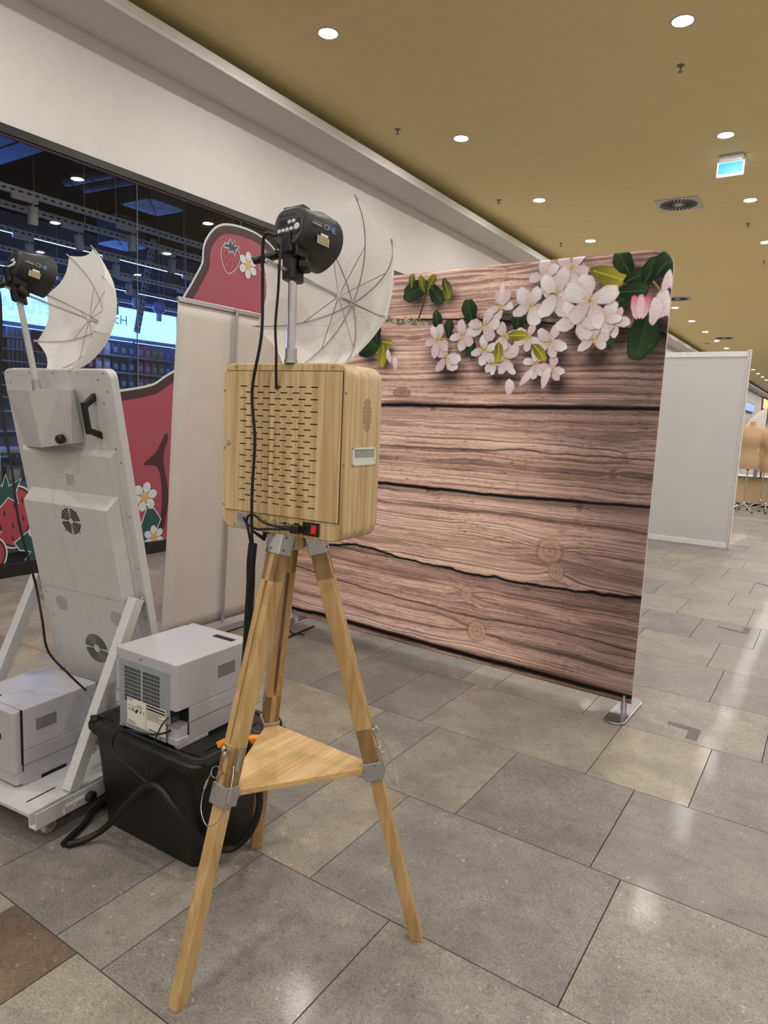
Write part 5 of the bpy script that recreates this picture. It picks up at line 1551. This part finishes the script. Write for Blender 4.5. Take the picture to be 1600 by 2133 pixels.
obj('top', G().box(-1.51, 2.61, -0.51, 0.51, 0.555, 0.575), pm('plinth_top_cream', (238, 224, 196), 0.5), pd_, bevel=0.003)
M_DOME = pm('white_paper_disc', (226, 222, 214), 0.7, vary=0.04, scale=3)
dm = thing('round_display', 'large white round display disc standing on the peach plinth', 'display', (-0.98, 16.35, 0.575))
g = G(); g.lathe([(0.70, -0.03), (0.74, -0.015), (0.74, 0.015), (0.70, 0.03)], (0, 0, 0.76), (0, 1, 0), 48); obj('disc', g, M_DOME, dm, smooth=40)
obj('ring', G().ring((0, 0, 0.76), (0, 1, 0), 0.745, 0.012, 48, 6), M_PANELLITE, dm)
g = G()
for x in (-0.42, 0.42): g.box(x - 0.03, x + 0.03, -0.12, 0.12, 0.0, 0.25)
obj('supports', g, M_MIDGREY, dm)
rk = thing('garment_rack', 'tall dark steel garment rack behind the dress forms', 'rack', (-1.25, 15.75, 0.575))
M_RACK = pm('gunmetal_tube', (110, 112, 116), 0.4, 0.7)
obj('post', G().cyl((0, 0, 0), (0, 0, 1.42), 0.018, n=10), M_RACK, rk)
obj('post', G().cyl((-0.62, 0, 0), (-0.62, 0, 1.2), 0.018, n=10), M_RACK, rk)
obj('post', G().cyl((1.2, 0, 0), (1.2, 0, 1.42), 0.018, n=10), M_RACK, rk)
g = G(); g.cyl((0, 0, 1.38), (1.2, 0, 1.38), 0.012, n=8)
for k in range(14): g.ring((0.06 + 0.08 * k, 0, 1.345), (1, 0, 0), 0.02, 0.004, 12, 5)
obj('rail', g, M_RACK, rk)
obj('base', G().box(-0.65, 1.23, -0.12, 0.12, 0, 0.02), M_RACK, rk)
# far shop screen and framed lightbox on the left wall
M_SCREENB = emit_mat('blue_screen', (0.22, 0.30, 0.95, 1), 1.6)
tv = thing('wall_screen', 'bright blue advertising screen far down the left wall', 'screen', (XW, 54.5, 3.33))
obj('frame', G().box(0.0, 0.12, -3.4, 3.4, -0.30, 0.32), M_BLACKMETAL, tv)
obj('face', G().box(0.12, 0.13, -3.3, 3.3, -0.26, 0.28), M_SCREENB, tv)
fb = thing('framed_lightbox', 'gold-framed lit shop sign far down the left wall at the right edge', 'sign', (XW, 68.0, 4.05))
obj('frame', G().box(0, 0.1, -3.6, 3.6, -0.5, 0.45), pm('bronze_frame', (120, 100, 60), 0.4, 0.6), fb)
obj('face', G().box(0.1, 0.11, -3.3, 3.3, -0.42, 0.37), emit_mat('warm_sign_face', (0.85, 0.66, 0.26, 1), 1.0), fb)

# ================================================================== INSIDE THE SHOP
XB = -12.6
M_SHOPBLACK = pm('black_open_ceiling', (3, 3, 5), 0.9, spec=0.02)
M_SHOPWALL = pm('shop_wall_grey', (120, 124, 136), 0.7)
struct('wall_shop_back', G().box(XB - 0.15, XB, -3.0, 16.0, 0, 4.9), M_SHOPWALL)
struct('wall_shop_near', G().box(XB, XW - 0.2, -3.1, -3.0, 0, 4.9), M_SHOPWALL)
struct('wall_shop_far', G().box(XB, XW - 0.2, 16.0, 16.1, 0, 4.9), M_SHOPWALL)
struct('ceiling_shop', G().box(XB, XW - 0.2, -3.0, 16.0, 4.75, 4.9), M_SHOPBLACK)
M_RAIL = pm('white_perforated_steel', (236, 236, 240), 0.5)
M_LED = emit_mat('cool_led_strip', (0.16, 0.30, 1.0, 1), 14.0)
M_LENS = emit_mat('spotlight_lens', (0.36, 0.52, 1.0, 1), 260.0)
RAILX = [-6.906, -7.481, -8.51, -9.582, -10.641, -11.836]
RNAME = ['nearest the glass', 'second from the glass', 'third from the glass', 'fourth from the glass', 'fifth from the glass', 'farthest from the glass']
for i, x in enumerate(RAILX):
    t = thing('lighting_rail', 'white perforated steel lighting rail in the shop, ' + RNAME[i], 'rail', (x, 0, 3.5), 0, 'shop lighting rails')
    obj('channel', G().box(-0.03, 0.03, 1.0, 13.5, -0.05, 0.0).box(-0.03, 0.03, 1.0, 13.5, 0.0, 0.012), M_RAIL, t, bevel=0.003)
    g = G()
    for k in range(150):
        y = 1.1 + k * 0.082; g.box(0.0296, 0.0312, y, y + 0.042, -0.034, -0.018)
    obj('perforations', g, M_DARKHOLE, t)
    if i in (2, 4): obj('led_strip', G().box(-0.003, 0.003, 1.2, 13.3, -0.054, -0.0502), M_LED, t)
    g = G()
    for y in (2.6, 4.9, 7.2, 9.5, 11.8):
        g.cyl((0, y, 0.0), (0, y, 1.25), 0.004, n=6)
    obj('suspension_rods', g, M_RAIL, t)
def spot(x, y, lab, tilt=0.25):
    t = thing('track_spotlight', lab, 'spotlight', (x, y, 3.45), 0, 'white cylindrical track spotlights')
    obj('adapter', G().box(-0.02, 0.02, -0.13, 0.13, -0.045, 0.0), M_RAIL, t, bevel=0.003)
    obj('stem', G().cyl((0, 0.08, -0.04), (0, 0.08, -0.09), 0.010, n=8), M_RAIL, t)
    c = Vector((0, 0.08, -0.16)); a = Vector((-0.25, tilt, -1)).normalized()
    h = obj('head', G().lathe([(0.045, -0.085), (0.050, -0.08), (0.050, 0.085), (0.044, 0.085), (0.044, 0.03)], c, a, 18), M_RAIL, t, smooth=40)
    obj('lens', G().lathe([(0.043, 0.035), (0.043, 0.04)], c, a, 16), M_LENS, h)
SPOTS = [(0, 3.88), (0, 5.03), (1, 4.75), (1, 6.05), (2, 4.75), (2, 5.95), (3, 5.6), (3, 6.95), (4, 6.6), (4, 7.85), (3, 8.1), (0, 6.4), (2, 7.3), (5, 8.3), (1, 3.3)]
for k, (i, y) in enumerate(SPOTS):
    j = sum(1 for (a, b) in SPOTS if a == i and b < y)
    spot(RAILX[i], y, 'white track spotlight, number %s from the left on the shop rail %s' % (['one', 'two', 'three', 'four'][j], RNAME[i]), 0.1 + 0.3 * ((k * 7) % 5) / 5)
M_DUCT = pm('galvanised_duct', (120, 124, 134), 0.5, 0.3)
for k, (y, lab) in enumerate(((5.50, 'grey round ventilation duct under the dark shop ceiling, nearer one'), (5.78, 'grey round ventilation duct under the dark shop ceiling, farther one'))):
    t = thing('air_duct', lab, 'duct', (-8.75, y, 4.36))
    obj('pipe', G().cyl((-0.05, 0, 0), (2.6, 0.2, 0), 0.085, n=18), M_DUCT, t, smooth=40)
    g = G()
    for q in range(7): g.ring((0.1 + 0.38 * q, 0.2 * (0.15 + 0.38 * q) / 2.65, 0), (1, 0.075, 0), 0.087, 0.006, 18, 5)
    obj('seams', g, M_DUCT, t)
t = thing('air_duct', 'large boxy grey duct under the dark shop ceiling at the left edge', 'duct', (-8.2, 4.2, 4.30))
obj('pipe', G().box(-0.9, 0.9, -0.9, 0.5, 0.0, 0.3), M_DUCT, t, bevel=0.01)
obj('seams', G().box(-0.91, 0.91, -0.3, -0.27, -0.01, 0.31).box(-0.91, 0.91, 0.2, 0.23, -0.01, 0.31), M_DUCT, t)
def diffuser(x, y, lab):
    t = thing('ceiling_diffuser', lab, 'vent', (x, y, 4.3), 0.0, 'square shop air diffusers')
    obj('frame', G().box(-0.31, 0.31, -0.31, -0.27, 0, 0.02).box(-0.31, 0.31, 0.27, 0.31, 0, 0.02).box(-0.31, -0.27, -0.31, 0.31, 0, 0.02).box(0.27, 0.31, -0.31, 0.31, 0, 0.02), M_RAIL, t)
    for k in range(5):
        q = 0.25 - 0.048 * k
        obj('louvre', G().box(-q, q, -q, -q + 0.022, 0.002, 0.03).box(-q, q, q - 0.022, q, 0.002, 0.03).box(-q, -q + 0.022, -q, q, 0.002, 0.03).box(q - 0.022, q, -q, q, 0.002, 0.03), M_RAIL, t)
    obj('plenum', G().box(-0.29, 0.29, -0.29, 0.29, 0.03, 0.45), M_DUCT, t)
diffuser(-8.58, 6.70, 'square white louvred air diffuser in the shop ceiling, nearer one')
diffuser(-11.07, 7.98, 'square white louvred air diffuser in the shop ceiling, farther one')
t = thing('cable_tray', 'slanting perforated steel upright near the back of the shop', 'tray', (-11.7, 8.74, 2.9))
g = G(); g.M = Matrix.Rotation(-0.22, 4, 'X'); g.box(-0.01, 0.01, -0.07, 0.07, 0.0, 1.9); obj('strip', g, M_RAIL, t)
g = G(); g.M = Matrix.Rotation(-0.22, 4, 'X')
for k in range(16):
    for q in (-0.035, 0.035): g.box(0.0095, 0.0115, q - 0.016, q + 0.016, 0.06 + k * 0.1, 0.10 + k * 0.1)
obj('perforations', g, M_DARKHOLE, t)
t = thing('pendant_globe', 'translucent globe pendant hanging in front of the lit shop signs', 'pendant', (-11.0, 8.72, 3.35))
obj('globe', G().ball((0, 0, 0.0), 0.13, 20, 12), pm('smoked_globe', (150, 160, 190), 0.2), t, smooth=60)
obj('cord', G().cyl((0, 0, 0.12), (0, 0, 1.4), 0.005, n=6), M_RAIL, t)
obj('fitting', G().cyl((0, 0, -0.12), (0.0, 0.0, -0.26), 0.05, n=14), M_RAIL, t)
t = thing('security_camera', 'small dome security camera hanging in front of the shop signs', 'camera', (-11.0, 9.35, 2.93))
obj('dome', G().ball((0, 0, 0), 0.055, 14, 8), M_BLACKPLASTIC, t, smooth=60)
obj('mount', G().box(-0.05, 0.05, -0.09, 0.09, 0.04, 0.09), M_BLACKPLASTIC, t)
obj('stem', G().cyl((0, 0, 0.08), (0, 0, 1.82), 0.012, n=8), M_RAIL, t)

# lightbox signs on the back wall
M_SIGNLIT = emit_mat('lightbox_face', (0.075, 0.26, 1.0, 1), 8.0)
M_SIGNINK = pm('lightbox_lettering', (70, 140, 170), 0.6, emit=(60, 130, 160), estr=0.25)
M_SIGNINK2 = pm('lightbox_outline', (40, 60, 70), 0.6)
def lightbox(y0, y1, lab):
    t = thing('lightbox_sign', lab, 'sign', (XB + 0.22, y0, 2.86), 0, 'lit signs above the shop shelves')
    obj('case', G().box(-0.2, 0.0, 0, y1 - y0, -0.02, 0.60), M_RAIL, t, bevel=0.004)
    obj('face', G().box(0.0, 0.006, 0.015, y1 - y0 - 0.015, 0.0, 0.58), M_SIGNLIT, t)
    return t
def onwall(t, y, z, x=0.010): return frame((x, y, z), (0, 1, 0), (0, 0, 1), (1, 0, 0))
s1 = lightbox(5.2, 8.0, 'lit cyan-white sign reading PEANUTS above the shop shelves')
text('lettering', 'PEANUTS', 0.30, onwall(s1, 0.95, 0.20), M_SIGNINK2, s1, outline=0.004)
text('small_lettering', 'a collection, since 1950', 0.05, onwall(s1, 1.35, 0.06), M_SIGNINK2, s1)
s2 = lightbox(8.02, 10.28, 'lit cyan-white sign reading Stitch above the shop shelves')
text('lettering', 'STitcH', 0.27, onwall(s2, 0.26, 0.24), M_SIGNINK, s2)
text('small_lettering', 'Disney', 0.07, onwall(s2, 0.60, 0.47), M_SIGNINK, s2)
s3 = lightbox(10.30, 12.6, 'lit cyan-white blank sign at the end of the shop sign row')
# shelving bays with their goods
M_SHELF = pm('shelf_white_steel', (190, 194, 206), 0.5)
M_ADDEDGLOW = emit_mat('added_shelf_glow', (0.12, 0.25, 1.0, 1), 8.0)
def bay(y0, y1, zs, lab, deep=0.34):
    t = thing('shelf_unit', lab, 'shelf', (XB + 0.02, y0, 0), 0, 'wall shelving in the shop')
    obj('back_panel', G().box(0, 0.02, 0, y1 - y0, 0, 2.82), M_SHOPWALL, t)
    for s in (0.0, y1 - y0 - 0.03): obj('upright', G().box(0.0, 0.06, s, s + 0.03, 0, 2.82), M_SHELF, t)
    for z in zs: obj('shelf', G().box(0.02, deep, 0.02, y1 - y0 - 0.02, z - 0.025, z), M_SHELF, t)
    obj('pelmet', G().box(0.0, 0.20, 0, y1 - y0, 2.78, 2.835), M_SHELF, t)
    obj('added_shelf_glow', G().box(0.185, 0.197, 0.02, y1 - y0 - 0.02, 2.772, 2.7798), M_ADDEDGLOW, t)  # glowing strip added under the pelmet to brighten the shelves
ZL = [2.590, 2.380, 2.175, 1.965, 1.755, 1.545, 1.30, 0.95, 0.5]
ZR = [2.475, 2.145, 1.812, 1.48, 1.10, 0.6]
bay(5.2, 7.45, ZL, 'white wall shelf of small cans below the first lit sign')
bay(7.47, 9.18, ZR, 'white wall shelf of small packs between cans and bags')
bay(9.20, 10.28, ZR, 'white wall shelf of pink, olive and blue bags')
bay(10.30, 11.6, ZR, 'white wall shelf of navy packs at the far end')
def can_mesh(c1, c2, nm):
    me = mesh_from('body', G().lathe([(0.030, 0), (0.032, 0.004), (0.032, 0.150), (0.026, 0.158)], n=12), 40); me.materials.append(pm(nm + '_label', c1, 0.4)); return me
CANS = [('grey', (120, 122, 126)), ('red', (150, 40, 60)), ('olive', (110, 106, 90)), ('silver', (176, 178, 184))]
can_me = {c: can_mesh(v, v, 'can_' + c) for c, v in CANS}
lid_me = mesh_from('lid', G().lathe([(0.026, 0.158), (0.027, 0.164), (0.020, 0.166)], n=12), 40); lid_me.materials.append(M_RAIL)
for r_, z in enumerate(ZL[:5]):
    ys = [6.56 + 0.075 * k for k in range(11)]
    for k, y in enumerate(ys):
        c = ('silver', 'red')[k > 5 and k < 10] if r_ < 2 else ('olive', 'grey')[k > 6]
        t = thing('drink_can', '%s can standing on %s of the can shelf' % (c, ['the top row', 'the second row', 'the third row', 'the fourth row', 'the fifth row'][r_]), 'can', (XB + 0.28, y, z), 0, '%s cans, row %d of the can shelf' % (c, r_ + 1))
        obj('body', can_me[c], None, t); obj('lid', lid_me, None, t)
def bag_mesh(w, h, d):
    loops = []
    for z, sc, dd in ((0, 0.92, 0.6), (0.02, 0.98, 1), (h * 0.5, 1.0, 1.05), (h * 0.85, 0.97, 0.6), (h * 0.93, 0.98, 0.12), (h, 1.0, 0.10)):
        loops.append([(x * dd, y * sc, z) for x, y in rr(d, w, min(d, w) * 0.3, 3)])
    return G().loft(loops)
PACKC = {'pink': (196, 110, 140), 'olive': (132, 130, 96), 'blue': (44, 118, 206), 'navy': (44, 46, 140), 'white': (196, 190, 200), 'crimson': (150, 56, 80), 'teal': (50, 84, 120)}
bag_me, pr_me, seal_me = {}, {}, {}
for c, v in PACKC.items():
    me = mesh_from('pouch', bag_mesh(0.135, 0.245, 0.07), 50); me.materials.append(pm('bag_film_' + c, v, 0.3, vary=0.25, scale=22)); bag_me[c] = me
    w2 = tuple(min(255, int(x * 0.4 + 150)) for x in v)
    me = mesh_from('printed_panel', G().prism(rr(0.085, 0.10, 0.02, 3, 0, 0.11), 0.0375, 0.039, frame((0, 0, 0), (0, 1, 0), (0, 0, 1), (1, 0, 0)))); me.materials.append(pm('bag_print_' + c, w2, 0.5, vary=0.3, scale=40)); pr_me[c] = me
def pack(y, z, c, row, bayname, grp):
    t = thing('snack_bag', '%s bag on %s of the shelf of %s' % (c, row, bayname), 'bag', (XB + 0.27, y, z), 0, grp)
    obj('pouch', bag_me[c], None, t); obj('printed_panel', pr_me[c], None, t)
RW = ['the top row', 'the second row', 'the third row', 'the fourth row']
for r_, z in enumerate(ZR[:4]):
    for k, c in enumerate(('pink', 'pink', 'olive', 'olive', 'blue', 'blue')):
        pack(9.29 + 0.175 * k, z, c, RW[r_], 'pink, olive and blue bags', '%s bags, %s' % (c, RW[r_]))
    for k, c in enumerate(('crimson', 'white', 'white', 'crimson', 'white', 'white', 'teal', 'teal', 'teal')):
        pack(7.58 + 0.185 * k, z, c, RW[r_], 'small packs', '%s packs, %s' % (c, RW[r_]))
    for k in range(4):
        pack(10.40 + 0.19 * k, z, 'navy', RW[r_], 'navy packs', 'navy packs, %s' % RW[r_])
# low display cabinet just behind the glass
def cabinet(x, y, lab):
    t = thing('display_cabinet', lab, 'cabinet', (x, y, 0), 0, 'white display cabinets behind the glass')
    for (a, b) in ((0, 0), (0, 0.62), (0.4, 0), (0.4, 0.62)): obj('post', G().box(a, a + 0.04, b, b + 0.05, 0, 1.02), M_WHITE, t)
    for z in (0.06, 0.34, 0.66, 0.99): obj('shelf', G().box(0, 0.44, 0, 0.67, z, z + 0.03), M_WHITE, t)
    return t
CB = [(-6.75, 2.95, 'white open display cabinet behind the glass at the left edge'), (-6.75, 3.66, 'white open display cabinet behind the glass beside the kiosk'), (-6.75, 4.37, 'white open display cabinet behind the kiosk panel')]
M_BOXA = pm('toy_box_brown', (118, 92, 70), 0.5, vary=0.3, scale=20); M_BOXB = pm('toy_box_grey', (150, 150, 160), 0.5, vary=0.2, scale=20); M_BOXC = pm('toy_box_ochre', (170, 128, 60), 0.5, vary=0.2, scale=20)
for ci, (x, y, lab) in enumerate(CB):
    cabinet(x, y, lab)
    for r_, z in enumerate((0.09, 0.37, 0.69)):
        for k in range(3):
            m = (M_BOXA, M_BOXB, M_BOXC)[(k + r_ + ci) % 3]; cname = ('brown', 'grey', 'ochre')[(k + r_ + ci) % 3]
            t = thing('toy_box', '%s carton, %s shelf of the %s' % (cname, ['lowest', 'middle', 'upper'][r_], lab.replace('white open ', '').replace('behind the glass ', '')), 'box', (x + 0.2, y + 0.16 + 0.18 * k, z))
            hh = 0.16 + 0.03 * ((k * 5 + r_) % 3)
            obj('carton', G().box(-0.08, 0.08, -0.075, 0.075, 0, hh), m, t, bevel=0.003)
            obj('front_print', G().box(0.08, 0.082, -0.05, 0.05, 0.03, hh - 0.03), M_LABELWHITE, t)

# ================================================================== STICKERS ON THE SHOP GLASS
XG = XW - 0.004
M_ROSE = pm('rose_vinyl', (150, 64, 76), 0.5, vary=0.03); M_MAROON = pm('maroon_vinyl', (56, 24, 30), 0.5); M_STRAW = pm('strawberry_vinyl', (152, 58, 70), 0.5, vary=0.03)
M_LEAFV = pm('green_vinyl', (28, 70, 68), 0.5); M_WHITEV = pm('white_vinyl', (190, 198, 198), 0.5); M_YELV = pm('yellow_vinyl', (198, 158, 92), 0.5)
FG = frame((XG, 0, 0), (0, 1, 0), (0, 0, 1), (1, 0, 0))
def grow(poly, d):
    n = len(poly); out = []
    ar = sum(poly[i][0] * poly[(i + 1) % n][1] - poly[(i + 1) % n][0] * poly[i][1] for i in range(n))
    sg = 1 if ar > 0 else -1
    for i in range(n):
        a, b = Vector(poly[i - 1]), Vector(poly[(i + 1) % n])
        t = (b - a); t = t.normalized() if t.length > 1e-9 else Vector((1, 0))
        out.append((poly[i][0] + t.y * d * sg, poly[i][1] - t.x * d * sg))
    return out
def smoothpoly(p, n=6): return [(v.x, v.y) for v in cr([(a, b, 0) for a, b in p], n, True)]
def clipz(p, z=0.122): return [(a, max(b, z)) for a, b in p]
def sticker(name, poly, d1, d2, m, label, cat='sticker', group=None, lift=0.0, n=6):
    p = smoothpoly(poly, n)
    t = thing(name, label, cat, (0, 0, 0), 0, group)
    obj('white_contour', G().prism(clipz(grow(p, d1 + d2)), 0.0 + lift, 0.0006 + lift, FG), M_WHITEV, t)
    if d1 > 0: obj('dark_outline', G().prism(clipz(grow(p, d1)), 0.0006 + lift, 0.0012 + lift, FG), M_MAROON, t)
    obj('colour_field', G().prism(clipz(p), 0.0012 + lift, 0.0018 + lift, FG), m, t)
    return t
t = sticker('window_sticker', [(3.55, 0.30), (3.60, 1.25), (3.80, 1.46), (4.038, 1.50), (4.417, 1.58), (4.60, 1.68), (4.86, 1.86), (4.88, 2.16), (4.84, 2.44), (4.98, 2.68), (5.12, 2.92), (5.15, 3.12), (5.30, 3.29), (5.55, 3.34), (5.85, 3.32), (6.10, 3.20), (6.30, 2.9), (6.45, 2.4), (6.55, 1.6), (6.6, 0.8), (6.6, 0.05), (5.0, 0.05), (3.7, 0.05)], 0.085, 0.022, M_ROSE,
            'large plain rose-red abstract vinyl shape with dark outline on the shop glass')
M_ROSED = pm('deep_rose_vinyl', (150, 56, 70), 0.5)
obj('dark_sweep', G().prism(smoothpoly([(4.30, 0.90), (4.45, 1.02), (4.56, 1.20), (4.60, 1.16), (4.54, 0.95), (4.60, 0.60), (4.56, 0.3), (4.5, 0.13), (4.44, 0.13), (4.50, 0.35), (4.52, 0.6), (4.47, 0.86)]), 0.0018, 0.0024, FG), M_MAROON, t)
obj('deep_band', G().prism(smoothpoly([(5.2, 2.3), (5.6, 2.62), (6.0, 2.5), (6.2, 2.2), (5.9, 2.3), (5.5, 2.35)]), 0.0018, 0.0024, FG), M_ROSED, t)
def berry(cy, cz, w, h, tilt, label, lift=0.0):
    P = [(-0.55, 0.55), (-0.95, 0.25), (-0.95, -0.2), (-0.6, -0.65), (0.0, -1.0), (0.55, -0.7), (0.95, -0.2), (0.98, 0.28), (0.6, 0.58), (0, 0.5)]
    c, s = math.cos(tilt), math.sin(tilt)
    tr = lambda q: [(cy + c * a * w - s * b * h, cz + s * a * w + c * b * h) for a, b in q]
    t = sticker('strawberry_sticker', tr(P), 0.016 * w / 0.2, 0.014 * w / 0.2, M_STRAW, label, 'sticker', None, lift)
    leaves = [(-0.9, 0.55), (-0.45, 0.62), (-0.35, 1.0), (-0.05, 0.72), (0.18, 1.05), (0.22, 0.70), (0.75, 0.86), (0.42, 0.50), (0.48, 0.18), (0.12, 0.42), (-0.25, 0.20), (-0.35, 0.46), (-0.8, 0.35)]
    obj('leaf_rim', G().prism(grow(tr(leaves), 0.012), 0.0016 + lift, 0.0020 + lift, FG), M_WHITEV, t)
    obj('leaves', G().prism(tr(leaves), 0.0020 + lift, 0.0026 + lift, FG), M_LEAFV, t)
    g = G()
    for a, b in ((-0.55, 0.05), (-0.15, -0.05), (0.30, 0.12), (0.66, 0.22), (0.55, -0.30), (0.1, -0.45), (-0.4, -0.42), (0.0, -0.8)):
        g.prism(tr([(a - 0.05, b), (a, b - 0.09), (a + 0.05, b), (a, b + 0.14)]), 0.0018 + lift, 0.0023 + lift, FG)
    obj('seeds', g, M_MAROON, t)
def daisy(cy, cz, r, label, lift=0.0, rot=0.3):
    t = thing('daisy_sticker', label, 'sticker')
    for k in range(6):
        a = rot + k * PI / 3
        c, s = math.cos(a), math.sin(a)
        q = [(cy + r * (c * x - s * y), cz + r * (s * x + c * y)) for x, y in [(0.1, 0), (0.35, 0.24), (0.75, 0.30), (1.0, 0.12), (1.0, -0.12), (0.75, -0.30), (0.35, -0.24)]]
        obj('petal', G().prism(clipz(smoothpoly(q, 3)), 0.0026 + lift, 0.0032 + lift, FG), M_WHITEV, t)
    obj('centre', G().lathe([(r * 0.33, 0.0030 + lift), (r * 0.33, 0.0038 + lift)], (XG, cy, cz), (1, 0, 0), 18), M_YELV, t)
def leafst(poly, label, lift=0.0):
    t = thing('leaf_sticker', label, 'sticker')
    obj('rim', G().prism(clipz(grow(poly, 0.012)), 0.0006 + lift, 0.0012 + lift, FG), M_WHITEV, t)
    obj('blade', G().prism(clipz(poly), 0.0012 + lift, 0.0020 + lift, FG), M_LEAFV, t)
berry(2.97, 0.55, 0.205, 0.29, 0.15, 'large red strawberry sticker at the bottom left of the shop glass')
berry(2.72, 0.20, 0.20, 0.26, -0.2, 'strawberry sticker cut off at the left picture edge', 0.003)
leafst([(3.02, 0.28), (3.13, 0.36), (3.22, 0.26), (3.30, 0.24), (3.24, 0.15), (3.24, 0.125), (3.10, 0.125), (3.16, 0.19), (3.06, 0.22)], 'dark green leaf sticker under the large strawberry', 0.001)
daisy(3.27, 0.36, 0.13, 'white daisy sticker just right of the large strawberry', 0.0, 0.1)
daisy(3.33, 0.17, 0.10, 'small white daisy sticker low beside the kiosk panel', 0.0, 0.5)
daisy(4.31, 0.579, 0.145, 'white daisy sticker on the rose shape between kiosk and banner', 0.002, 0.25)
daisy(4.42, 0.16, 0.12, 'white daisy sticker at the bottom channel beside the banner', 0.002, 0.6)
leafst([(4.24, 0.22), (4.34, 0.46), (4.42, 0.45), (4.50, 0.34), (4.44, 0.22), (4.38, 0.14), (4.28, 0.14)], 'dark green leaf sticker under the daisy on the rose shape', 0.0022)
berry(5.42, 3.10, 0.12, 0.17, -0.2, 'small strawberry sticker near the top of the rose shape', 0.002)
berry(5.98, 3.12, 0.11, 0.15, 0.3, 'small strawberry sticker beside the flash head on the glass', 0.002)
daisy(5.68, 3.06, 0.14, 'white daisy sticker between the two small strawberries', 0.004, 0.5)

# tiny repeated details too small to pick apart one by one
SMALL = {'rivets', 'bracket_screws', 'screws', 'speaker_holes', 'jacks', 'panel_screws', 'hump_screws', 'vent_slots', 'back_screws', 'perforations', 'side_grille', 'sticker_print', 'label_marks', 'cooling_ribs', 'seeds', 'housing_screws', 'post_ribs', 'feet'}
for o in bpy.data.objects:
    if o.parent and o.name.split('.')[0] in SMALL:
        o['kind'] = 'stuff'
